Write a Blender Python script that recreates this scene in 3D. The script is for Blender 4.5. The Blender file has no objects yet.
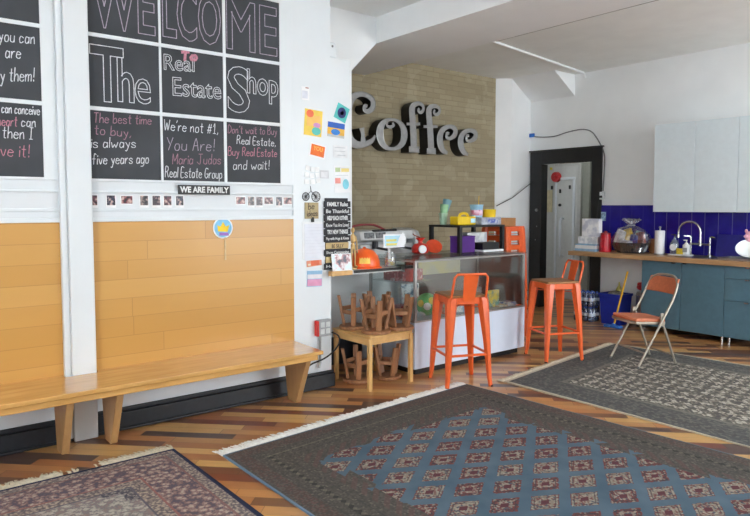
import bpy, bmesh, math, random
from mathutils import Vector, Matrix
random.seed(7)
SC = bpy.context.scene
COL = SC.collection
R = math.radians
PI = math.pi

# ------------------------------------------------------------------ camera, world, light
F = 645.0
cam_d = bpy.data.cameras.new('camera')
cam = bpy.data.objects.new('camera', cam_d); COL.objects.link(cam)
cam_d.sensor_width = 36.0; cam_d.lens = F / 750 * 36.0
cam_d.shift_y = -14.0 / 750
cam_d.clip_start = 0.05
cam.location = (4.40, 0.0, 1.5)
cam.rotation_euler = (R(90 - 3.3717), 0, R(51.283))
SC.camera = cam

w = bpy.data.worlds.new('world'); SC.world = w; w.use_nodes = True
w.node_tree.nodes['Background'].inputs[0].default_value = (0.80, 0.90, 1.0, 1)
w.node_tree.nodes['Background'].inputs[1].default_value = 1.2

def area(name, loc, rot, sx, sy, power, col=(1, 1, 1)):
    d = bpy.data.lights.new(name, 'AREA'); d.shape = 'RECTANGLE'; d.size = sx; d.size_y = sy
    d.energy = power; d.color = col
    o = bpy.data.objects.new(name, d); COL.objects.link(o); o.location = loc; o.rotation_euler = rot
    return o
# daylight through the shop-front windows (behind the camera) and the near side windows
area('daylight_front', (4.5, -2.22, 1.95), (R(90), 0, R(180)), 4.6, 2.5, 1040, (0.92, 0.965, 1.0))
area('daylight_side', (6.78, 1.9, 1.95), (R(90), 0, R(90)), 5.2, 2.5, 8, (0.92, 0.97, 1.0))
area('kitchen_fill', (6.78, 6.0, 1.95), (R(90), 0, R(90)), 2.4, 2.5, 165, (0.92, 0.97, 1.0))  # added fill at an unseen far window, brightens the kitchen end
area('hallway_fill', (-1.2, 8.4, 2.65), (0, 0, 0), 0.6, 0.6, 3.5, (0.97, 0.99, 1.0))  # added fill light to brighten the hallway, no real fitting behind it

SC.view_settings.view_transform = 'Standard'
SC.view_settings.look = 'None'
SC.view_settings.gamma = 1.0
SC.view_settings.use_curve_mapping = False
SC.view_settings.exposure = 0.29
SC.cycles.max_bounces = 10
SC.cycles.diffuse_bounces = 6
SC.cycles.transparent_max_bounces = 16
SC.cycles.caustics_reflective = False
SC.cycles.caustics_refractive = False

# ------------------------------------------------------------------ materials
def lin(c):
    return tuple(((v / 255) / 12.92 if v / 255 <= 0.04045 else ((v / 255 + 0.055) / 1.055) ** 2.4) for v in c)
def lin4(c): return lin(c) + (1.0,)

class S:                                    # tiny expression helper over math nodes
    def __init__(s, nt, sock): s.nt = nt; s.k = sock
    def op(s, o, b=None, c=None):
        n = s.nt.nodes.new('ShaderNodeMath'); n.operation = o
        s.nt.links.new(s.k, n.inputs[0])
        for i, v in ((1, b), (2, c)):
            if v is None: continue
            if isinstance(v, S): s.nt.links.new(v.k, n.inputs[i])
            else: n.inputs[i].default_value = v
        return S(s.nt, n.outputs[0])
    def __add__(s, b): return s.op('ADD', b)
    def __sub__(s, b): return s.op('SUBTRACT', b)
    def __mul__(s, b): return s.op('MULTIPLY', b)
    def __truediv__(s, b): return s.op('DIVIDE', b)
    def floor(s): return s.op('FLOOR')
    def fract(s): return s.op('FRACT')
    def abs(s): return s.op('ABSOLUTE')
    def lt(s, b): return s.op('LESS_THAN', b)
    def gt(s, b): return s.op('GREATER_THAN', b)
    def min(s, b): return s.op('MINIMUM', b)
    def max(s, b): return s.op('MAXIMUM', b)

class MT:                                   # material under construction
    def __init__(s, name, rough=0.5, metal=0.0, spec=0.5):
        s.m = bpy.data.materials.new(name); s.m.use_nodes = True
        s.nt = s.m.node_tree; s.b = s.nt.nodes['Principled BSDF']
        s.b.inputs['Roughness'].default_value = rough
        s.b.inputs['Metallic'].default_value = metal
        s.b.inputs['Specular IOR Level'].default_value = spec
        s.tc = s.nt.nodes.new('ShaderNodeTexCoord')
        x = s.nt.nodes.new('ShaderNodeSeparateXYZ'); s.nt.links.new(s.tc.outputs['Object'], x.inputs[0])
        s.x, s.y, s.z = [S(s.nt, x.outputs[i]) for i in range(3)]
    def vec(s, *a):
        n = s.nt.nodes.new('ShaderNodeCombineXYZ')
        for i, v in enumerate(a):
            if isinstance(v, S): s.nt.links.new(v.k, n.inputs[i])
            else: n.inputs[i].default_value = v
        return n.outputs[0]
    def white(s, *a):
        n = s.nt.nodes.new('ShaderNodeTexWhiteNoise'); n.noise_dimensions = '3D'
        s.nt.links.new(s.vec(*a), n.inputs['Vector']); return S(s.nt, n.outputs['Value'])
    def noise(s, scale, detail=2.0, vec=None, rough=0.5):
        n = s.nt.nodes.new('ShaderNodeTexNoise'); n.inputs['Scale'].default_value = scale
        n.inputs['Detail'].default_value = detail; n.inputs['Roughness'].default_value = rough
        s.nt.links.new(vec if vec is not None else s.tc.outputs['Object'], n.inputs['Vector'])
        return S(s.nt, n.outputs['Fac'])
    def voro(s, scale, vec=None, out='Distance'):
        n = s.nt.nodes.new('ShaderNodeTexVoronoi'); n.inputs['Scale'].default_value = scale
        s.nt.links.new(vec if vec is not None else s.tc.outputs['Object'], n.inputs['Vector'])
        return S(s.nt, n.outputs[out])
    def col(s, c):
        n = s.nt.nodes.new('ShaderNodeRGB'); n.outputs[0].default_value = lin4(c); return n.outputs[0]
    def mix(s, f, a, b, mode='MIX'):
        n = s.nt.nodes.new('ShaderNodeMix'); n.data_type = 'RGBA'; n.blend_type = mode; n.clamp_factor = True
        if isinstance(f, S): s.nt.links.new(f.k, n.inputs[0])
        else: n.inputs[0].default_value = f
        for i, v in ((6, a), (7, b)):
            if isinstance(v, tuple): n.inputs[i].default_value = lin4(v)
            else: s.nt.links.new(v, n.inputs[i])
        return n.outputs[2]
    def ramp(s, f, stops, const=False):
        n = s.nt.nodes.new('ShaderNodeValToRGB'); s.nt.links.new(f.k, n.inputs[0])
        r = n.color_ramp
        if const: r.interpolation = 'CONSTANT'
        while len(r.elements) < len(stops): r.elements.new(0.5)
        for e, (p, c) in zip(r.elements, stops): e.position = p; e.color = lin4(c)
        return n.outputs[0]
    def out(s, c): s.nt.links.new(c, s.b.inputs['Base Color']); return s
    def bump(s, f, strength=0.3, dist=0.01):
        n = s.nt.nodes.new('ShaderNodeBump'); n.inputs['Strength'].default_value = strength
        n.inputs['Distance'].default_value = dist
        s.nt.links.new(f.k, n.inputs['Height']); s.nt.links.new(n.outputs[0], s.b.inputs['Normal']); return s

_mc = {}
def M(name, c, rough=0.5, metal=0.0, var=0.05, scale=18.0, spec=0.5):
    if name in _mc: return _mc[name]
    t = MT(name, rough, metal, spec)
    n = t.noise(scale, 3.0)
    a = tuple(max(0, v * (1 - var)) for v in c); b = tuple(min(255, v * (1 + var)) for v in c)
    t.out(t.ramp(n, [(0.3, a), (0.7, b)]))
    _mc[name] = t.m; return t.m
def wood(name, c1, c2, axis='x', scale=9.0, rough=0.4):
    if name in _mc: return _mc[name]
    t = MT(name, rough)
    k = {'x': (0.12, 1, 1), 'y': (1, 0.12, 1), 'z': (1, 1, 0.12)}[axis]
    v = t.vec(t.x * k[0], t.y * k[1], t.z * k[2])
    n = t.noise(scale * 3, 4.0, v, 0.6)
    t.out(t.ramp(n, [(0.3, c1), (0.7, c2)]))
    _mc[name] = t.m; return t.m
def clear(name, c=(235, 240, 240), gloss=0.12, rough=0.03, body=0.0, bodycol=(200, 200, 200)):
    if name in _mc: return _mc[name]
    m = bpy.data.materials.new(name); m.use_nodes = True; nt = m.node_tree
    nt.nodes.remove(nt.nodes['Principled BSDF']); o = nt.nodes['Material Output']
    tr = nt.nodes.new('ShaderNodeBsdfTransparent'); tr.inputs[0].default_value = lin4(c)
    gl = nt.nodes.new('ShaderNodeBsdfGlossy'); gl.inputs['Roughness'].default_value = rough
    mx = nt.nodes.new('ShaderNodeMixShader')
    fr = nt.nodes.new('ShaderNodeLayerWeight'); fr.inputs[0].default_value = 0.35
    mp = nt.nodes.new('ShaderNodeMapRange'); nt.links.new(fr.outputs['Facing'], mp.inputs[0])
    mp.inputs[3].default_value = gloss; mp.inputs[4].default_value = min(0.9, gloss + (0.4 if gloss > .11 else .22))
    nt.links.new(mp.outputs[0], mx.inputs[0])
    src = tr
    if body > 0:
        df = nt.nodes.new('ShaderNodeBsdfDiffuse'); df.inputs[0].default_value = lin4(bodycol)
        m2 = nt.nodes.new('ShaderNodeMixShader'); m2.inputs[0].default_value = body
        nt.links.new(tr.outputs[0], m2.inputs[1]); nt.links.new(df.outputs[0], m2.inputs[2]); src = m2
    nt.links.new(src.outputs[0], mx.inputs[1]); nt.links.new(gl.outputs[0], mx.inputs[2])
    nt.links.new(mx.outputs[0], o.inputs[0])
    _mc[name] = m; return m

WHITE = M('white_wall_paint', (224, 228, 231), 0.55, var=0.008, scale=3)
TRIMW = M('white_gloss_paint', (226, 231, 234), 0.35, var=0.008, scale=4)
GREYW = M('kitchen_wall_paint', (243, 245, 246), 0.6, var=0.01, scale=3)
CEIL = M('ceiling_paint', (240, 242, 240), 0.7, var=0.012, scale=4)
BLACKB = M('black_baseboard', (30, 32, 37), 0.4, var=0.15, scale=30)
BLACK = M('black_paint', (20, 20, 22), 0.45, var=0.1)
DKTRIM = M('black_door_paint', (26, 27, 29), 0.5, var=0.15, scale=8)
CHROME = M('chrome', (205, 205, 205), 0.18, 1.0, var=0.03)
STEEL = M('steel', (160, 160, 160), 0.32, 1.0, var=0.04)
ALU = M('aluminium', (172, 173, 172), 0.38, 0.85, var=0.03)
ORANGE = M('orange_metal', (228, 98, 44), 0.32, var=0.02)
ORANGE2 = M('orange_metal_dull', (226, 88, 40), 0.4, var=0.04)
PAPER = M('white_paper', (240, 241, 243), 0.8, var=0.01)
OAK = wood('pale_oak', (204, 158, 96), (222, 178, 116), 'z', 8)
OAKX = wood('pale_oak_x', (200, 154, 94), (220, 176, 114), 'x', 8)
BENCHW = wood('bench_wood', (196, 146, 80), (220, 170, 100), 'y', 7, 0.22)
_bb = BENCHW.node_tree.nodes['Principled BSDF']; _bb.inputs['Coat Weight'].default_value = 0.6; _bb.inputs['Coat Roughness'].default_value = 0.08
LEGW = wood('bench_leg_wood', (172, 130, 84), (190, 148, 98), 'z', 7, 0.4)
STOOLW = wood('stool_wood', (130, 87, 58), (172, 122, 84), 'z', 10, 0.5)
SEATW = wood('stool_seat_wood', (128, 84, 44), (168, 118, 68), 'x', 8, 0.4)
WORKW = wood('worktop_wood', (168, 128, 88), (194, 154, 112), 'x', 8, 0.4)
TEAL = M('teal_cabinet', (82, 116, 132), 0.45, var=0.03)
CABW = M('white_cabinet', (222, 233, 238), 0.4, var=0.01)
CHALKW = M('white_chalk', (214, 218, 222), 0.9, var=0.1, scale=60)
CHALKP = M('pink_chalk', (190, 128, 144), 0.9, var=0.12, scale=60)
CHALKR = M('dull_pink_chalk', (160, 122, 136), 0.9, var=0.12, scale=60)
CHALKL = M('lilac_chalk', (168, 158, 172), 0.9, var=0.12, scale=60)

# wood strips laid diagonally
def floor_mat():
    t = MT('strip_floor', 0.28)
    s2 = 1 / math.sqrt(2)
    u = (t.x + t.y) * s2; v = (t.x - t.y) * s2 + 40.0
    Wd = 0.088
    row = (v / Wd).floor()
    off = t.white(row, 3.0, 1.0)
    Ln = 0.62
    cu = u / Ln + off * 7.0 + 30.0
    colm = cu.floor()
    rnd = t.white(row, colm, 5.0)
    c = t.ramp(rnd, [(0.0, (198, 146, 92)), (0.18, (176, 116, 70)), (0.33, (216, 170, 106)), (0.48, (122, 80, 56)),
                     (0.60, (196, 136, 82)), (0.75, (92, 70, 62)), (0.86, (188, 140, 86)), (0.95, (126, 66, 48))], True)
    g = t.noise(40, 4, t.vec(u * 0.12, v, 0.0))
    c = t.mix(g * 0.3, c, (110, 76, 54), 'MULTIPLY')
    fr = (v / Wd).fract(); fu = cu.fract()
    gap = fr.lt(0.03).max(fu.lt(0.006))
    c = t.mix(gap * 0.6, c, (50, 34, 24))
    return t.out(c).m
FLOOR = floor_mat()

def panel_mat():
    t = MT('honey_plank_paneling', 0.3)
    Hh = 0.127
    zz = t.z / Hh + 0.05
    row = zz.floor(); off = t.white(row, 2.0, 8.0)
    cu = t.y / 2.1 + off * 5.0 + 20.0
    rnd = t.white(row, cu.floor(), 1.0)
    c = t.ramp(rnd, [(0, (200, 150, 78)), (0.5, (206, 156, 84)), (1, (212, 164, 94))])
    g = t.noise(22, 4, t.vec(t.x, t.y * 0.1, t.z), 0.6)
    c = t.mix(g * 0.3, c, (192, 142, 74), 'MIX')
    kn = t.noise(3.2, 2, t.vec(t.x, t.y * 0.35, t.z * 1.5))
    c = t.mix(kn.gt(0.74) * 0.2, c, (150, 92, 44))
    ln = zz.fract().lt(0.03).max(cu.fract().lt(0.0025))
    c = t.mix(ln * 0.4, c, (150, 100, 52))
    return t.out(c).m
PANEL = panel_mat()

def brick_mat():
    t = MT('tan_brick', 0.85)
    n = t.nt.nodes.new('ShaderNodeTexBrick')
    t.nt.links.new(t.vec(t.y, t.z, 0.0), n.inputs['Vector'])
    n.inputs['Scale'].default_value = 1.0
    n.inputs['Brick Width'].default_value = 0.235; n.inputs['Row Height'].default_value = 0.068
    n.inputs['Mortar Size'].default_value = 0.006; n.inputs['Mortar Smooth'].default_value = 0.3
    n.inputs['Color1'].default_value = lin4((176, 165, 137)); n.inputs['Color2'].default_value = lin4((152, 141, 115))
    n.inputs['Mortar'].default_value = lin4((142, 132, 108)); n.inputs['Bias'].default_value = 0.0
    nz = t.noise(9, 5, None, 0.65)
    c = t.mix(nz * 0.9, n.outputs['Color'], (166, 153, 124), 'MIX')
    n2 = t.noise(2.2, 3)
    c = t.mix(n2.gt(0.56) * 0.25, c, (192, 182, 156))
    t.out(c)
    h = S(t.nt, n.outputs['Fac']) * -1.0 + nz * 0.5
    t.bump(h, 0.5, 0.02)
    return t.m
BRICK = brick_mat()

def tile_mat():
    t = MT('cobalt_tile', 0.12)
    fx = ((t.x - 0.24) / 0.1552 + 40.0).fract()
    g = fx.lt(0.03)
    left = t.x.lt(0.2)
    g = g * (left * -0.8 + 1.0)
    n = t.noise(6, 2)
    c = t.ramp(n, [(0.3, (32, 24, 132)), (0.7, (42, 34, 156))])
    c = t.mix(g * 0.75, c, (140, 140, 190))
    return t.out(c).m
TILE = tile_mat()

# ------------------------------------------------------------------ mesh builder
class MB:
    def __init__(s): s.v = []; s.f = []; s.mi = []; s.mats = []; s.cur = 0
    def mat(s, m):
        if m not in s.mats: s.mats.append(m)
        s.cur = s.mats.index(m); return s
    def add(s, vs, fs, M4=None):
        k = len(s.v)
        for p in vs:
            p = Vector(p); s.v.append(tuple(M4 @ p) if M4 else tuple(p))
        for f in fs: s.f.append(tuple(i + k for i in f)); s.mi.append(s.cur)
        return s
    def box(s, x0, x1, y0, y1, z0, z1, M4=None):
        vs = [(x, y, z) for z in (z0, z1) for y in (y0, y1) for x in (x0, x1)]
        return s.add(vs, [(0, 2, 3, 1), (4, 5, 7, 6), (0, 1, 5, 4), (2, 6, 7, 3), (0, 4, 6, 2), (1, 3, 7, 5)], M4)
    def prism(s, pts, ax, a0, a1, M4=None):      # pts: 2D polygon in the other two axes, extruded along ax
        n = len(pts)
        def mk(p, a):
            return {'x': (a, p[0], p[1]), 'y': (p[0], a, p[1]), 'z': (p[0], p[1], a)}[ax]
        vs = [mk(p, a0) for p in pts] + [mk(p, a1) for p in pts]
        fs = [tuple(range(n)), tuple(range(2 * n - 1, n - 1, -1))]
        for i in range(n):
            j = (i + 1) % n; fs.append((i, i + n, j + n, j))
        return s.add(vs, fs, M4)
    def tube(s, pts, r, n=8, closed=False, sq=1.0, caps=True):
        P = [Vector(p) for p in pts]; m = len(P)
        rr = r if isinstance(r, (list, tuple)) else [r] * m
        T = []
        for i in range(m):
            if closed: a, b = P[i - 1], P[(i + 1) % m]
            else: a, b = P[max(0, i - 1)], P[min(m - 1, i + 1)]
            d = b - a
            T.append(d.normalized() if d.length > 1e-9 else Vector((0, 0, 1)))
        ref = Vector((0, 0, 1)) if abs(T[0].z) < 0.9 else Vector((1, 0, 0))
        N = (ref - T[0] * ref.dot(T[0])).normalized()
        vs = []
        for i in range(m):
            N = (N - T[i] * N.dot(T[i]))
            N = N.normalized() if N.length > 1e-6 else T[i].orthogonal().normalized()
            B = T[i].cross(N)
            for k in range(n):
                a = 2 * PI * (k + 0.5) / n
                vs.append(P[i] + (N * math.cos(a) + B * math.sin(a) * sq) * rr[i])
        fs = []
        for i in range(m if closed else m - 1):
            j = (i + 1) % m
            for k in range(n):
                l = (k + 1) % n
                fs.append((i * n + k, i * n + l, j * n + l, j * n + k))
        if not closed and caps:
            fs.append(tuple(range(n - 1, -1, -1))); fs.append(tuple((m - 1) * n + k for k in range(n)))
        return s.add(vs, fs)
    def cyl(s, p0, p1, r0, r1=None, n=16): return s.tube([p0, p1], [r0, r0 if r1 is None else r1], n)
    def lathe(s, prof, c=(0, 0, 0), n=24, sx=1.0, sy=1.0, M4=None):
        vs = []; fs = []; m = len(prof)
        for (r, z) in prof:
            for k in range(n):
                a = 2 * PI * k / n
                vs.append((c[0] + r * sx * math.cos(a), c[1] + r * sy * math.sin(a), c[2] + z))
        for i in range(m - 1):
            for k in range(n):
                l = (k + 1) % n; fs.append((i * n + k, i * n + l, (i + 1) * n + l, (i + 1) * n + k))
        if prof[0][0] > 1e-6: fs.append(tuple(range(n - 1, -1, -1)))
        if prof[-1][0] > 1e-6: fs.append(tuple((m - 1) * n + k for k in range(n)))
        return s.add(vs, fs, M4)
    def ell(s, c, rx, ry, rz, n=20, m=12, M4=None):
        prof = []
        vs = []; fs = []
        for i in range(m + 1):
            a = -PI / 2 + PI * i / m
            for k in range(n):
                b = 2 * PI * k / n
                vs.append((c[0] + rx * math.cos(a) * math.cos(b), c[1] + ry * math.cos(a) * math.sin(b), c[2] + rz * math.sin(a)))
        for i in range(m):
            for k in range(n):
                l = (k + 1) % n; fs.append((i * n + k, i * n + l, (i + 1) * n + l, (i + 1) * n + k))
        return s.add(vs, fs, M4)
    def build(s, name, m=None, parent=None, bevel=0.0, seg=2, flat=False, loc=None):
        me = bpy.data.meshes.new(name)
        me.from_pydata(s.v, [], s.f)
        if s.mats:
            for q in s.mats: me.materials.append(q)
            me.polygons.foreach_set('material_index', s.mi)
        elif m: me.materials.append(m)
        bm = bmesh.new(); bm.from_mesh(me)
        bmesh.ops.remove_doubles(bm, verts=bm.verts, dist=1e-6)
        bmesh.ops.recalc_face_normals(bm, faces=bm.faces)
        bm.to_mesh(me); bm.free()
        if not flat:
            me.polygons.foreach_set('use_smooth', [True] * len(me.polygons))
            me.set_sharp_from_angle(angle=R(38))
        o = bpy.data.objects.new(name, me); COL.objects.link(o)
        if parent: o.parent = parent
        if loc: o.location = loc
        if bevel > 0:
            b = o.modifiers.new('bevel', 'BEVEL'); b.width = bevel; b.segments = seg
            b.limit_method = 'ANGLE'; b.angle_limit = R(40)
        return o

def tag(o, label, cat, group=None):
    o['label'] = label; o['category'] = cat
    if group: o['group'] = group
    return o
def thing(name, label, cat, loc=(0, 0, 0), rz=0.0, group=None):
    o = bpy.data.objects.new(name, None); COL.objects.link(o); o.empty_display_size = 0.1
    o.location = loc; o.rotation_euler = (0, 0, rz)
    return tag(o, label, cat, group)
def struct(o): o['kind'] = 'structure'; return o
def dup(root, loc, rz=None, label=None, rot=None):
    r = root.copy(); COL.objects.link(r); r.location = loc
    if rz is not None: r.rotation_euler = (0, 0, rz)
    if rot is not None: r.rotation_euler = rot
    if label: r['label'] = label
    for ch in list(root.children):
        c = ch.copy(); COL.objects.link(c); c.parent = r
        for g in ch.children:
            d = g.copy(); COL.objects.link(d); d.parent = c
    return r
def catmull(P, n=6, closed=False):
    P = [Vector(p) for p in P]; out = []; m = len(P)
    for i in range(m if closed else m - 1):
        if closed: a, b, c, d = P[i - 1], P[i], P[(i + 1) % m], P[(i + 2) % m]
        else: a, b, c, d = P[max(i - 1, 0)], P[i], P[i + 1], P[min(i + 2, m - 1)]
        for k in range(n):
            t = k / n
            out.append(0.5 * ((2 * b) + (c - a) * t + (2 * a - 5 * b + 4 * c - d) * t * t + (3 * b - a - 3 * c + d) * t ** 3))
    if not closed: out.append(P[-1])
    return out

# ------------------------------------------------------------------ setting
D = 7.88
CZ = 3.33
struct(MB().box(-3.2, 7.0, -2.4, 11.0, -0.1, 0).build('floor', FLOOR, flat=True))
struct(MB().box(-2.3, 7.0, -2.4, D, CZ, CZ + 0.1).build('ceiling', CEIL, flat=True))
struct(MB().box(-1.85, 7.0, 4.0, 4.85, 3.08, CZ).build('ceiling_beam', GREYW, flat=True))
struct(MB().box(-0.67, 0, -2.4, 3.05, 0, CZ).build('wall_left', WHITE, flat=True))
wr = MB().box(-0.67, -0.57, 3.05, 3.70, 0, CZ)
wr.prism([(3.70, 2.78), (4.0, 3.08), (4.0, CZ), (3.70, CZ)], 'x', -0.67, -0.57)
wr.box(-0.67, -0.57, 3.70, 4.6, 0, 0.924)
struct(wr.build('wall_recess', GREYW, flat=True))
struct(MB().box(-1.95, -0.67, 3.0, 3.05, 0, CZ).build('wall_counter_end', WHITE, flat=True))
struct(MB().box(-1.95, -1.85, 3.05, 7.24, 0, CZ).build('wall_brick', BRICK, flat=True))
struct(MB().prism([(-1.85, 7.24), (-1.70, 7.42), (-1.72, D), (-2.1, D), (-2.1, 7.24)], 'z', 0, CZ).build('wall_corner_column', GREYW, flat=True))
struct(MB().prism([(7.41, CZ), (D, CZ), (D, 3.04)], 'x', -1.71, -0.97).build('ceiling_bulkhead', GREYW, flat=True))
wk = MB().box(-2.3, -1.50, D, D + 0.1, 0, CZ + 0.1).box(-0.645, 7.0, D, D + 0.1, 0, CZ + 0.1).box(-1.50, -0.645, D, D + 0.1, 2.11, CZ + 0.1)
struct(wk.build('wall_kitchen', GREYW, flat=True))
# shop-front walls behind and beside the camera, with window openings
def holed(name, ax, pos, th, u0, u1, wins, m):
    b = MB()
    def bx(a0, a1, z0, z1):
        if ax == 'y': b.box(a0, a1, pos, pos + th, z0, z1)
        else: b.box(pos, pos + th, a0, a1, z0, z1)
    u = u0
    for (a, c, z0, z1) in wins:
        bx(u, a, 0, CZ); bx(a, c, 0, z0); bx(a, c, z1, CZ); u = c
    bx(u, u1, 0, CZ)
    return struct(b.build(name, m, flat=True))
holed('wall_front', 'y', -2.5, 0.1, -0.67, 7.1, [(1.7, 4.2, 0.6, 3.2), (4.4, 6.9, 0.6, 3.2)], WHITE)
holed('wall_right', 'x', 7.0, 0.1, -2.5, D + 0.1, [(-1.3, 1.5, 0.6, 3.2), (1.7, 4.5, 0.6, 3.2), (4.8, 7.2, 0.6, 3.2)], WHITE)  # farthest opening is added so more light reaches the kitchen
WGL = clear('window_glass', (245, 248, 248), 0.04)
for i, (ax, p, a, c) in enumerate([('y', -2.45, 1.7, 4.2), ('y', -2.45, 4.4, 6.9), ('x', 7.05, -1.3, 1.5), ('x', 7.05, 1.7, 4.5), ('x', 7.05, 4.8, 7.2)]):
    fr = MB(); gl = MB()
    def bx(b, a0, a1, z0, z1, t):
        if ax == 'y': b.box(a0, a1, p - t, p + t, z0, z1)
        else: b.box(p - t, p + t, a0, a1, z0, z1)
    for (a0, a1, z0, z1) in ((a, a + .06, .6, 3.2), (c - .06, c, .6, 3.2), (a, c, .6, .66), (a, c, 3.14, 3.2), ((a + c) / 2 - .03, (a + c) / 2 + .03, .6, 3.2)):
        bx(fr, a0, a1, z0, z1, .03)
    bx(gl, a + .06, c - .06, .66, 3.14, .004)
    fo = struct(fr.build('window_%d' % (i + 1), TRIMW))
    gl.build('pane', WGL, fo, flat=True)

# left wall dressing
for nm, (y0, y1) in (('near', (-2.4, 1.0)), ('far', (1.17, 2.69))):
    struct(MB().box(0, 0.014, y0, y1, 0.40, 1.397).build('paneling_' + nm, PANEL, flat=True))
def rails(y0, y1, x=0.0):
    b = MB()
    b.box(0, 0.022, y0, y1, 1.397, 1.425); b.box(0, 0.012, y0, y1, 1.465, 1.485); b.box(0, 0.02, y0, y1, 1.585, 1.60)
    return b
struct(rails(-2.4, 1.0).build('trim_1', TRIMW, bevel=0.004))
struct(rails(1.17, 2.69).build('trim_2', TRIMW, bevel=0.004))
struct(MB().box(0, 0.07, 1.025, 1.17, 0, CZ).box(0, 0.045, 0.985, 1.025, 0, CZ).build('trim_3', TRIMW, bevel=0.006))
struct(MB().box(0, 0.012, 2.69, 3.05, 0, CZ).build('trim_4', TRIMW))
struct(MB().box(-0.12, 0.012, 3.05, 3.255, 0.975, 2.71).build('trim_5', TRIMW))
# white muntin grid around the chalkboards
def grid(ys, zs, y0, y1):
    b = MB()
    for (a, c) in ys: b.box(0, 0.016, a, c, 1.662, 3.10)
    for (a, c) in zs: b.box(0, 0.0152, y0, y1, a, c)
    return b
ZS = [(1.66, 1.677), (2.114, 2.14), (2.58, 2.605), (3.05, 3.10)]
struct(grid([(1.17, 1.182), (1.636, 1.653), (2.105, 2.128), (2.576, 2.69)], ZS, 1.172, 2.60).build('trim_6', TRIMW, bevel=0.003))
struct(grid([(0.44, 0.455), (0.905, 0.985)], ZS, -0.1, 0.985).build('trim_7', TRIMW, bevel=0.003))
bb = MB().box(0.0, 0.03, -2.4, 2.69, 0, 0.12).box(0, 0.02, -2.4, 2.69, 0.12, 0.15).box(0.03, 0.05, -2.4, 3.06, 0, 0.02)
bb.box(0.03, 0.055, 2.69, 3.06, 0, 0.115).box(0.03, 0.045, 2.69, 3.055, 0.115, 0.14)
struct(bb.build('baseboard_left', BLACKB, bevel=0.006))
struct(MB().box(-0.57, -0.54, 3.05, 3.80, 0, 0.26).build('baseboard_recess', BLACKB, bevel=0.005))

# door opening, hallway
dt = MB().box(-1.695, -1.50, D - 0.03, D, 0, 2.295).box(-0.645, -0.51, D - 0.03, D, 0, 2.295).box(-1.50, -0.645, D - 0.03, D, 2.11, 2.295)
dt.box(-1.71, -0.49, D - 0.045, D, 2.295, 2.315)
dt.box(-1.50, -1.49, D - 0.03, D + 0.12, 0, 2.11).box(-0.665, -0.645, D - 0.03, D + 0.12, 0, 2.11)
struct(dt.build('trim_8', DKTRIM, bevel=0.005))
struct(MB().cyl((-1.56, D - 0.03, 1.44), (-1.56, D - 0.05, 1.44), 0.022).cyl((-1.56, D - 0.03, 1.2), (-1.56, D - 0.035, 1.2), 0.008).cyl((-1.58, D - 0.03, 1.0), (-1.58, D - 0.035, 1.0), 0.008).build('trim_9', STEEL))
HALL = M('hallway_paint', (196, 197, 192), 0.55, var=0.02)
struct(MB().box(-2.6, -2.5, D + 0.1, 10.4, 0, 2.9).box(-0.35, -0.25, D + 0.1, 10.4, 0, 2.9).box(-2.6, -0.25, 9.3, 9.4, 0, 2.9).box(-2.6, -0.25, D + 0.1, 9.4, 2.7, 2.8).build('wall_hallway', HALL, flat=True))
HD = M('hallway_door_paint', (206, 207, 203), 0.35, var=0.015)
dr = struct(MB().box(-2.03, -1.56, 8.90, 8.94, 0, 2.14).build('door_1', HD, bevel=0.004))
MB().box(-1.66, -1.62, 8.88, 8.90, 0.25, 1.92).box(-1.99, -1.62, 8.885, 8.90, 1.92, 1.96).box(-1.99, -1.96, 8.885, 8.90, .25, 1.92).build('panel_moulding', TRIMW, dr, bevel=0.004)
MB().tube(catmull([(-1.84, 8.90, .70), (-1.84, 8.83, .74), (-1.84, 8.83, 1.25), (-1.84, 8.90, 1.29)], 4), 0.02).build('pull_handle', TRIMW, dr)
MB().cyl((-1.90, 8.90, 1.515), (-1.90, 8.88, 1.515), 0.024).build('lock', BLACK, dr)
GRG = M('hall_grey_green', (150, 153, 142), 0.55, var=0.02)
struct(MB().box(-2.5, -2.03, 8.90, 9.3, 0, 2.7).box(-2.03, -1.56, 8.92, 9.3, 2.14, 2.7).box(-1.56, -1.50, 8.86, 9.3, 0, 2.7).build('trim_10', HALL, bevel=0.006))
struct(MB().box(-1.50, -1.40, 8.89, 9.3, 0, 2.7).box(-1.40, -1.33, 8.84, 9.3, 0, 2.7).box(-1.33, -0.35, 8.92, 9.3, 0, 2.7).box(-1.24, -1.19, 8.88, 8.92, 0, 2.7).build('trim_11', GRG, bevel=0.01))
tag(MB().cyl((-1.97, 8.90, 1.97), (-1.97, 8.85, 1.97), 0.085, 0.08, 20).cyl((-1.97, 8.85, 1.97), (-1.97, 8.83, 1.97), 0.03, 0.02, 12).build('fire_bell', M('bell_red', (190, 24, 28), 0.3)), 'round red fire bell seen through the doorway', 'bell')
tag(MB().box(-2.16, -2.05, 8.885, 8.90, 1.40, 1.76).build('notice', M('manila', (206, 196, 160), 0.8)), 'tan paper notice left of the hallway door', 'notice')
tag(MB().box(-2.10, -2.06, 8.885, 8.90, 2.09, 2.13).build('yellow_tag', M('tag_yellow', (220, 200, 60), 0.6)), 'tiny yellow tag at the top left inside the doorway', 'tag')
for k, (xx, zz) in enumerate(((-2.06, 1.80), (-1.90, 1.74), (-1.72, 1.80))):
    tag(MB().box(xx - 0.014, xx + 0.014, 8.885, 8.9, zz - .03, zz + .03).build('door_number', BLACK), ['small dark tag above the tan notice beside the hallway door', 'small dark tag in the middle of the hallway door', 'small dark tag at the right of the hallway door'][k], 'tag')

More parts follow.
